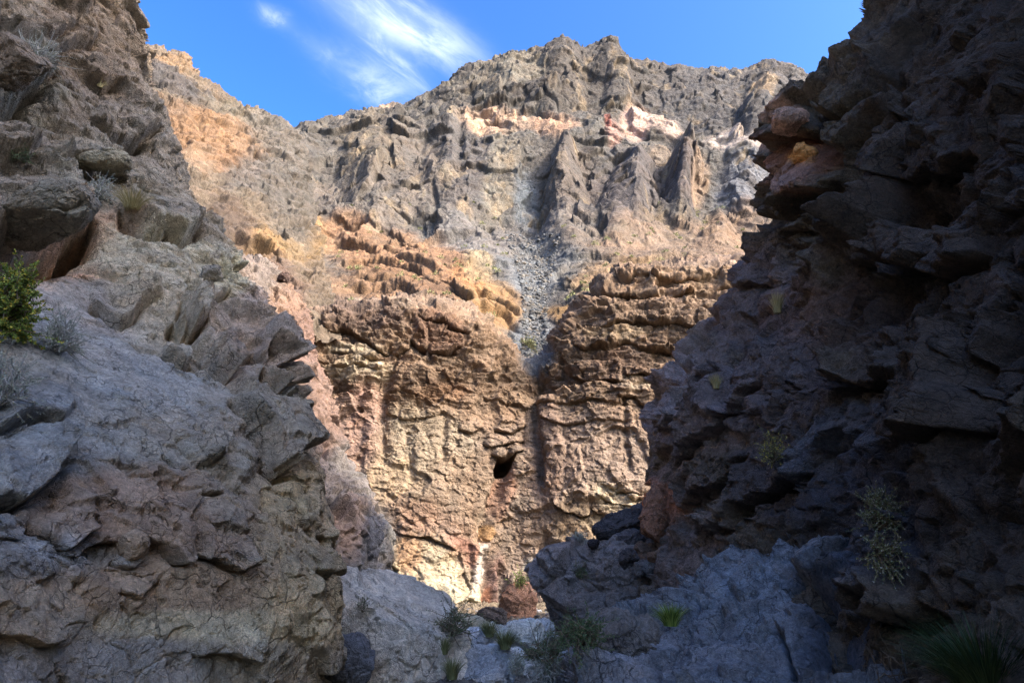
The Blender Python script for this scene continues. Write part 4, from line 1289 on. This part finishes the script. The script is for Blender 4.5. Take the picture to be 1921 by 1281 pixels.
W = 'boulders in the wash bed'
WASH = [  # px, py, Y, (w, d, h), colour, label
    (866, 1213, 16.2, (1.15, 1.1, 0.85), (158, 162, 170), 'pale blue-grey boulder in the wash bed beside the flat-topped boulder'),
    (905, 1212, 15.7, (0.8, 0.8, 0.7), (150, 152, 160), 'cracked pale boulder right of the pale blue-grey boulder in the wash'),
    (898, 1256, 13.8, (1.5, 1.1, 0.8), (118, 122, 130), 'broad low grey boulder at the front of the wash'),
    (984, 1193, 18.2, (1.0, 0.8, 0.75), (162, 164, 168), 'pale split boulder in the wash between the grass and the green shrub'),
    (1010, 1183, 19.0, (0.9, 0.8, 0.55), (140, 142, 146), 'grey rounded rock behind the pale split boulder in the wash'),
    (950, 1236, 14.8, (0.7, 0.6, 0.4), (158, 160, 168), 'small pale slab lying in the middle of the wash'),
    (985, 1262, 13.4, (0.9, 0.7, 0.45), (160, 158, 162), 'whitish flat rock in front of the grey-green shrub in the wash'),
    (1062, 1252, 13.6, (1.0, 0.8, 0.5), (132, 136, 146), 'blue-grey rock under the grey-green shrub near the bedrock slope'),
    (1002, 1176, 24.0, (0.95, 0.8, 0.42), (150, 98, 66), 'flat brown rock at the foot of the huge rounded boulder'),
    (880, 1165, 27.0, (0.75, 0.7, 0.5), (84, 82, 82), 'dark rock at the cliff foot behind the wash grass'),
    (924, 1160, 29.0, (1.3, 0.9, 0.8), (92, 84, 80), 'larger dark rock at the cliff foot beside the reddish pillar'),
    (880, 1180, 22.5, (1.5, 1.2, 0.7), (186, 182, 164), 'cream boulder behind the pale blue-grey boulder in the wash'),
    (935, 1190, 20.5, (1.0, 0.9, 0.55), (186, 180, 162), 'cream boulder between the two grass clumps in the wash'),
    (972, 1139, 33.0, (1.7, 1.4, 2.4), (166, 128, 106), 'reddish-brown block standing at the cliff foot'),
    (838, 1232, 14.6, (0.6, 0.7, 0.4), (130, 132, 134), 'grey stone against the right side of the flat-topped boulder'),
    (1108, 1262, 12.6, (0.7, 0.7, 0.5), (92, 90, 92), 'dark grey stone at the lower end of the bedrock slope'),
    (1120, 1225, 15.4, (0.7, 0.7, 0.45), (126, 126, 134), 'grey stone between the green shrub and the bedrock slope'),
]
for k, (px, py, Y, sz, c, lb) in enumerate(WASH):
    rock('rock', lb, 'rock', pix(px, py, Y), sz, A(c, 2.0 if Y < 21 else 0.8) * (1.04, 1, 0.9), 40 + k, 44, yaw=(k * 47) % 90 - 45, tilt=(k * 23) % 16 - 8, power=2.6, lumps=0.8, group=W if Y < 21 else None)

rock('rock', 'wedge-shaped grey rock jutting from the upper left canyon wall', 'rock', on(182, 292, 0.25, {0}), (0.98, 0.8, 0.42), A((110, 104, 90), KS * 0.8) * WARM, 61, 60, yaw=20, roll=-8, tilt=12, power=3, lumps=0.5)
rock('rock', 'round brown stone stuck in the crack of the lower left canyon wall', 'rock', on(242, 1028, 0.06, {0}), (0.27, 0.25, 0.27), A((120, 106, 92), KS) * WARM, 62, 40, power=2.3, lumps=0.4)
rock('boulder', 'blunt brown boulder overhanging the upper left corner of the left canyon wall', 'boulder', on(28, 140, 0.3, {0}), (1.25, 1.1, 0.95), A((88, 78, 68), KS * 0.8) * WARM, 63, 70, roll=-30, power=3, lumps=0.6)
rock('boulder', 'grey-brown overhanging block above the leafy green bush on the left canyon wall', 'boulder', on(50, 395, 0.30, {0}), (1.45, 1.1, 0.62), A((100, 94, 84), KS * 0.75) * WARM, 64, 90, roll=-24, yaw=10, power=3, lumps=0.5)
rock('rock', 'rounded pinkish stone perched on the sunny slope beyond the left wall', 'rock', on(537, 518, 0.1), (0.55, 0.5, 0.45), A((150, 122, 108), 0.36), 65, 44)
rock('rock', 'whitish rounded stone lodged high on the edge of the left canyon wall', 'rock', on(402, 520, 0.1, {0}), (0.4, 0.4, 0.34), A((134, 126, 112), KS * 0.7), 66, 44)
rock('rock', 'brown block perched on the nose of the right canyon wall against the mountain', 'rock', on(1482, 226, 0.1, {1}), (0.85, 0.7, 0.42), A((112, 92, 80), KR), 68, 50, roll=6, power=3, lumps=0.6)
rock('rock', 'orange-rust stone in the hollow below the perched brown block', 'rock', on(1508, 292, 0.1, {1}), (0.55, 0.5, 0.4), A((170, 96, 56), KR), 69, 40, roll=24)

# ------------------------------------------------------------------ plants
def leaf_mat(name, c, c2, rough=0.75):
    m = bpy.data.materials.new(name)
    m.use_nodes = True
    t = m.node_tree
    b = t.nodes['Principled BSDF']
    b.inputs['Roughness'].default_value = rough
    b.inputs['Specular IOR Level'].default_value = 0.2
    g = t.nodes.new('ShaderNodeNewGeometry')
    r = t.nodes.new('ShaderNodeValToRGB')
    r.color_ramp.elements[0].color = tuple(c) + (1,)
    r.color_ramp.elements[1].color = tuple(c2) + (1,)
    t.links.new(g.outputs['Random Per Island'], r.inputs[0])
    t.links.new(r.outputs[0], b.inputs['Base Color'])
    return m


LM = {
    'green': leaf_mat('green_leaf', (0.07, 0.13, 0.02), (0.30, 0.36, 0.08)),
    'shade': leaf_mat('deep_green_blade', (0.015, 0.035, 0.012), (0.05, 0.085, 0.03)),
    'dark': leaf_mat('dark_leaf', (0.05, 0.09, 0.04), (0.14, 0.18, 0.08)),
    'sage': leaf_mat('sage_leaf', (0.22, 0.25, 0.17), (0.48, 0.50, 0.40)),
    'olive': leaf_mat('olive_leaf', (0.10, 0.11, 0.045), (0.23, 0.23, 0.10)),
    'straw': leaf_mat('straw_blade', (0.28, 0.23, 0.09), (0.55, 0.47, 0.24)),
    'yellow': leaf_mat('yellow_flower', (0.50, 0.36, 0.04), (0.62, 0.52, 0.10)),
    'pale': leaf_mat('pale_flower', (0.26, 0.25, 0.19), (0.42, 0.40, 0.32)),
    'stem': leaf_mat('woody_stem', (0.10, 0.07, 0.045), (0.24, 0.19, 0.13), 0.9),
    'twig': leaf_mat('dry_twig', (0.26, 0.24, 0.21), (0.42, 0.39, 0.34), 0.9),
}


def tri_leaves(P, Dv, ln, wd, rng):
    """one folded four-point leaf per point"""
    n = len(P)
    side = np.cross(Dv, rng.normal(size=(n, 3)))
    side /= np.linalg.norm(side, axis=1, keepdims=True) + 1e-9
    l = ln * rng.uniform(0.6, 1.4, (n, 1))
    w_ = wd * rng.uniform(0.6, 1.3, (n, 1))
    up = np.cross(side, Dv)
    V = np.stack([P, P + Dv * l * 0.5 + side * w_ + up * w_ * 0.3, P + Dv * l, P + Dv * l * 0.5 - side * w_ + up * w_ * 0.3], 1).reshape(-1, 3)
    return V, np.arange(4 * n).reshape(n, 4)


def tubes(paths, r0, r1):
    V, Q = [], []
    c = 0
    for p in paths:
        m = len(p)
        t = np.gradient(p, axis=0)
        t /= np.linalg.norm(t, axis=1, keepdims=True) + 1e-9
        a = np.cross(t, (0.31, 0.52, 0.79))
        a /= np.linalg.norm(a, axis=1, keepdims=True) + 1e-9
        b = np.cross(t, a)
        r = np.linspace(r0, r1, m)[:, None]
        ring = np.stack([p + r * (a * math.cos(k * 2.0944) + b * math.sin(k * 2.0944)) for k in range(3)], 1)
        V.append(ring.reshape(-1, 3))
        i = np.arange(m * 3).reshape(m, 3) + c
        for k in range(3):
            j = (k + 1) % 3
            Q.append(np.stack([i[:-1, k], i[:-1, j], i[1:, j], i[1:, k]], -1))
        c += m * 3
    return np.concatenate(V), np.concatenate(Q)


def twig_paths(rng, n, w_, h_, lean, spread=1.0, seg=6, fork=2):
    P = []
    for _ in range(n):
        az, el = rng.uniform(0, 2 * math.pi), math.acos(rng.uniform(0.05, 1)) * spread
        d = np.array([math.sin(el) * math.cos(az), math.sin(el) * math.sin(az), math.cos(el)])
        tip = d * np.array([w_ / 2, w_ / 2, h_]) * rng.uniform(0.65, 1.05) + np.array(lean) * h_
        mid = tip * 0.5 + np.array([0, 0, 0.12 * h_]) + rng.normal(0, 0.05 * w_, 3)
        t = np.linspace(0, 1, seg)[:, None]
        p = 2 * t * (1 - t) * mid + t * t * tip + np.cumsum(rng.normal(0, 0.012 * w_, (seg, 3)), 0) * t
        P.append(p)
        for _f in range(fork):
            k = rng.integers(seg // 2, seg - 1)
            q = p[k] + np.cumsum(np.tile((p[-1] - p[k]) / 4 + rng.normal(0, 0.05 * w_, 3), (4, 1)) + rng.normal(0, 0.012 * w_, (4, 3)), 0)
            P.append(np.concatenate([p[k:k + 1], q]))
    return P


def shrub(label, at, w_, h_, leaf, seed, n=60, leaves=14, ln=0.02, wd=0.006, flower=None, lean=(0, 0, 0), stem='stem', name='shrub', cat='shrub', group=None, spread=1.0):
    rng = np.random.default_rng(seed)
    root = bpy.data.objects.new(name, None)
    root.empty_display_size = 0.1
    root.location = at
    col.objects.link(root)
    tag(root, label, cat, group)
    paths = twig_paths(rng, n, w_, h_, lean, spread)
    V, Q = tubes(paths, 0.008 * (w_ + h_), 0.0016 * (w_ + h_))
    mesh_from('stems', V, Q, None, LM[stem], True, root)

    def sprinkle(per, lo, ln_, wd_, nm, mt):
        P, D = [], []
        for p in paths:
            t = rng.uniform(lo, 1, per) * (len(p) - 1)
            i = np.minimum(t.astype(int), len(p) - 2)
            f = (t - i)[:, None]
            P.append(p[i] * (1 - f) + p[i + 1] * f)
            d = (p[i + 1] - p[i])
            D.append(d / (np.linalg.norm(d, axis=1, keepdims=True) + 1e-9) * 0.6 + rng.normal(0, 0.6, (per, 3)))
        P, D = np.concatenate(P), np.concatenate(D)
        D /= np.linalg.norm(D, axis=1, keepdims=True) + 1e-9
        V, Q = tri_leaves(P, D, ln_, wd_, rng)
        mesh_from(nm, V, Q, None, LM[mt], False, root)
    if leaves:
        sprinkle(leaves, 0.35, ln, wd, 'foliage', leaf)
    if flower:
        sprinkle(max(2, leaves // 5), 0.85, ln * 0.7, ln * 0.35, 'blossoms', flower)
    return root


def grass(label, at, w_, h_, blade, seed, n=260, wd=0.004, lean=(0, 0, 0), name='grass_clump', cat='grass clump', group=None):
    rng = np.random.default_rng(seed)
    V, Q = [], []
    seg = 5
    for k in range(n):
        az, rr = rng.uniform(0, 2 * math.pi), math.sqrt(rng.uniform(0, 1))
        b = np.array([math.cos(az), math.sin(az), 0]) * rr * w_ * 0.16
        out_ = np.array([math.cos(az), math.sin(az), 0]) * (rr * 0.9 + 0.1) * w_ * 0.42
        hh = h_ * rng.uniform(0.55, 1.08)
        t = np.linspace(0, 1, seg)[:, None]
        p = b + out_ * t ** 1.7 + np.array([0, 0, 1]) * hh * (t - 0.28 * rr * t ** 2.4) + np.array(lean) * h_ * t + rng.normal(0, 0.02 * w_, 3) * t
        sd = np.cross(out_ + 1e-3, (0, 0, 1)) + rng.normal(0, 0.3, 3) * w_ * 0.4
        sd /= np.linalg.norm(sd) + 1e-9
        wv = sd * wd * np.array([1, 0.95, 0.8, 0.5, 0.06])[:, None]
        V.append(np.stack([p - wv, p + wv], 1).reshape(-1, 3))
        i = np.arange(seg * 2).reshape(seg, 2) + k * seg * 2
        Q.append(np.stack([i[:-1, 0], i[:-1, 1], i[1:, 1], i[1:, 0]], -1))
    o = mesh_from(name, np.concatenate(V), np.concatenate(Q), None, LM[blade], True)
    o.location = at
    return tag(o, label, cat, group)


G1 = 'shrubs growing on the canyon rock'
shrub('leafy green bush with yellow flowers in the crevice of the left canyon wall', on(6, 612, 0.05, {0}), 0.58, 0.64, 'green', 1, 120, 36, 0.032, 0.009, 'yellow', (0.18, -0.22, 0.0), name='bush', cat='bush', spread=1.25)
shrub('pale grey-green shrub on the smooth left slab below the green bush', on(106, 660, 0.02, {0}), 0.5, 0.46, 'sage', 2, 80, 18, 0.02, 0.004, None, (0.12, -0.1, 0), stem='twig')
shrub('pale shrub cut by the left picture edge below the green bush', on(-6, 766, 0.02, {0}), 0.48, 0.5, 'sage', 3, 70, 18, 0.02, 0.004, None, (0.1, -0.1, 0), stem='twig')
shrub('grey-green brush on the ledge at the top left of the left canyon wall', on(70, 122, 0.03, {0}), 0.9, 0.42, 'sage', 4, 110, 24, 0.024, 0.005, None, (-0.2, -0.1, 0), stem='twig')
shrub('grey shrub left of the golden grass on the left canyon wall', on(186, 372, 0.03, {0}), 0.6, 0.42, 'sage', 5, 70, 16, 0.026, 0.005, None, (0, -0.1, 0), stem='twig')
shrub('small dark sprig in a crack of the upper left canyon wall', on(40, 300, 0.03, {0}), 0.34, 0.3, 'dark', 6, 40, 14, 0.024, 0.006)
grass('golden-green grass clump on a ledge of the left canyon wall', on(246, 398, 0.02, {0}), 0.9, 0.42, 'straw', 7, 420, 0.004, (0.1, -0.15, 0))
grass('thin dry grass tuft on the ledge high on the left canyon wall', on(190, 168, 0.02, {0}), 0.5, 0.3, 'straw', 8, 160, 0.004)
shrub('tall green bush with pale flower heads on the shaded right canyon wall', on(1652, 1000, 0.06), 0.42, 0.42, 'olive', 9, 70, 22, 0.02, 0.005, 'pale', (-0.05, -0.3, 0), name='bush', cat='bush')
shrub('drooping flowering bush hanging just under the tall green bush on the right wall', on(1655, 1045, 0.08), 0.34, 0.3, 'olive', 10, 50, 18, 0.02, 0.005, 'pale', (0, -0.5, -0.2), name='bush', cat='bush', spread=1.5)
shrub('yellow-tipped tuft in the middle of the shaded right canyon wall', on(1450, 866, 0.03), 0.42, 0.5, 'olive', 11, 50, 14, 0.03, 0.006, 'yellow', (0, -0.15, 0))
grass('yellowish grass tuft high on the slope of the right canyon wall', on(1462, 585, 0.03), 0.45, 0.55, 'straw', 12, 180, 0.005, (0, -0.15, 0))
grass('straw-coloured tuft on the sunny edge of the right canyon wall', on(1345, 735, 0.03), 0.4, 0.4, 'straw', 13, 150, 0.006, (0, -0.1, 0))
grass('wide dark green grass clump in the lower right corner', on(1860, 1310, 0.02), 1.15, 0.6, 'shade', 14, 1500, 0.003)
grass('green tuft behind the bedrock slope at the foot of the right wall', on(1258, 1172, 0.02), 0.62, 0.36, 'green', 15, 300, 0.005)
G2 = 'plants in the wash bed'
shrub('green bush at the foot of the huge rounded boulder', on(1092, 1206, 0.0), 0.6, 0.34, 'dark', 16, 80, 22, 0.03, 0.007, None, group=G2, name='bush', cat='bush')
shrub('low dark green shrub left of the taller green bush in the wash', on(1018, 1232, 0.0), 0.85, 0.3, 'dark', 17, 90, 20, 0.028, 0.006, None, group=G2)
grass('bright yellow-green grass clump far back in the wash', on(922, 1192, 0.0), 0.6, 0.4, 'olive', 18, 320, 0.005, group=G2)
grass('olive grass clump between the cream boulder and the pale split boulder', on(943, 1214, 0.0), 0.6, 0.42, 'olive', 19, 320, 0.005, group=G2)
grass('olive grass clump beside the flat-topped boulder at the front of the wash', on(846, 1270, 0.0), 0.5, 0.4, 'olive', 20, 340, 0.0035, group=G2)
grass('small olive tuft behind the front olive grass by the flat-topped boulder', on(838, 1224, 0.0), 0.4, 0.36, 'olive', 21, 160, 0.005, group=G2)
shrub('grey-green shrub at the front of the wash', on(1032, 1268, 0.0), 0.66, 0.46, 'sage', 22, 80, 16, 0.022, 0.005, None, stem='twig', group=G2)
shrub('thin grey-green shrub left of the larger grey-green shrub in the wash', on(972, 1262, 0.0), 0.36, 0.44, 'sage', 23, 46, 14, 0.02, 0.005, None, stem='twig', group=G2)
shrub('dark grey shrub behind the flat-topped boulder', on(850, 1188, 0.0), 0.8, 0.5, 'dark', 24, 60, 14, 0.03, 0.007, None, group=G2)
shrub('tiny grey sprig on top of the flat-topped boulder', on(684, 1144, 0.0), 0.26, 0.26, 'dark', 25, 30, 10, 0.016, 0.004)
shrub('green sprig on the rock at the cliff foot', on(976, 1092, 0.0), 0.8, 0.5, 'green', 26, 40, 14, 0.05, 0.012)
shrub('dark sprig on the face of the huge rounded boulder', on(1092, 1082, 0.02), 0.42, 0.42, 'dark', 27, 40, 14, 0.026, 0.007)
shrub('pale sprig on the crown of the huge rounded boulder', on(1090, 1012, 0.0), 0.5, 0.3, 'sage', 28, 40, 14, 0.026, 0.006, stem='twig')
shrub('bare dry branches sticking up at the foot of the dark right wall', on(1690, 1292, 0.02), 0.6, 0.3, 'sage', 29, 40, 0, stem='stem', name='dry_bush', cat='bush')
shrub('fine dry twigs at the bottom of the wash', on(1010, 1282, 0.0), 0.7, 0.25, 'sage', 30, 40, 0, stem='twig', name='dry_bush', cat='bush')
shrub('green bush in the scree gully above the cliff', on(992, 648, 0.0), 1.4, 0.9, 'olive', 31, 50, 14, 0.12, 0.03, name='bush', cat='bush')

# ------------------------------------------------------------------ uncountable things
def scatter_stones(name, pts, sizes, colours, seed):
    V0, Q0 = rock_shape((1, 1, 0.7), 77, 5, 2.4)
    rng = np.random.default_rng(seed)
    V, Q, C = [], [], []
    for k, (p, s_) in enumerate(zip(pts, sizes)):
        a = rng.uniform(0, 2 * math.pi)
        m = np.array([[math.cos(a), -math.sin(a), 0], [math.sin(a), math.cos(a), 0], [0, 0, 1]]) @ np.diag(rng.uniform(0.6, 1.3, 3))
        V.append(V0 @ m.T * s_ + p)
        Q.append(Q0 + k * len(V0))
        C.append(np.tile(colours[k % len(colours)] * rng.uniform(0.7, 1.3), (len(V0), 1)))
    return tag(mesh_from(name, np.concatenate(V), np.concatenate(Q), np.clip(np.concatenate(C), 0.01, 0.8), M_stone, False), kind='stuff')


rng = np.random.default_rng(5)
m = (GROUND[:, 1] > 8) & (GROUND[:, 1] < 40) & (np.abs(GROUND[:, 0]) < 8)
gi = rng.choice(np.nonzero(m)[0], 5000, replace=False)
scatter_stones('gravel', GROUND[gi], 0.04 + 0.26 * rng.random(5000) ** 3, [A((150, 150, 152), 1.3), A((120, 118, 116), 1.3), A((170, 160, 146), 1.2), A((100, 92, 86), 1.3)], 6)
# loose stones in the wash, one object each
src = None
for k in range(34):
    y = rng.uniform(11.5, 24)
    x = rng.uniform(-0.09, 0.13) * y
    z = float(ground_h(x, y))
    if src is None or k % 6 == 0:
        src = rock('stone', 'small loose grey stone lying among the gravel of the wash bed', 'stone', (x, y, z + 0.06), (0.34, 0.28, 0.2), A((152, 148, 142), 1.7), 300 + k, 20, yaw=rng.uniform(0, 180), group='loose stones in the wash bed')
    else:
        c = src.copy()
        col.objects.link(c)
        c.location = (x, y, z + 0.06)
        c.rotation_euler = (rng.uniform(-0.3, 0.3), rng.uniform(-0.3, 0.3), rng.uniform(0, 6))
        c.scale = (rng.uniform(0.5, 1.5),) * 3
# scree in the gully and below the buttresses
B, n = SURF[4]
X, Y, f = _pj[4]
m = (n[:, 2] > 0.30) & (Y > 440) & (Y < 720) & (np.abs(X - 1003) < 24 + 0.3 * np.maximum(0, 540 - Y))
gi = rng.choice(np.nonzero(m)[0], min(3500, int(m.sum())), replace=False)
scatter_stones('scree_rubble', B[gi], 0.16 + 0.6 * rng.random(len(gi)) ** 5, [A((166, 168, 166), KL), A((150, 152, 152), KL), A((176, 168, 154), KL)], 7)
# scattered desert scrub on the slopes
m = (n[:, 2] > 0.32) & (Y > 380) & (Y < 640) & (np.abs(X - 1005) > 50)
gi = rng.choice(np.nonzero(m)[0], min(240, int(m.sum())), replace=False)
P, D = [], []
for i in gi:
    s_ = rng.uniform(0.3, 0.8)
    d = rng.normal(size=(60, 3))
    d /= np.linalg.norm(d, axis=1, keepdims=True)
    d[:, 2] = np.abs(d[:, 2])
    P.append(B[i] + d * s_ * rng.uniform(0.2, 0.8, (60, 1)))
    D.append(d)
V, Q = tri_leaves(np.concatenate(P), np.concatenate(D), 0.22, 0.06, rng)
tag(mesh_from('scrub_vegetation', V, Q, None, LM['olive'], False), kind='stuff')
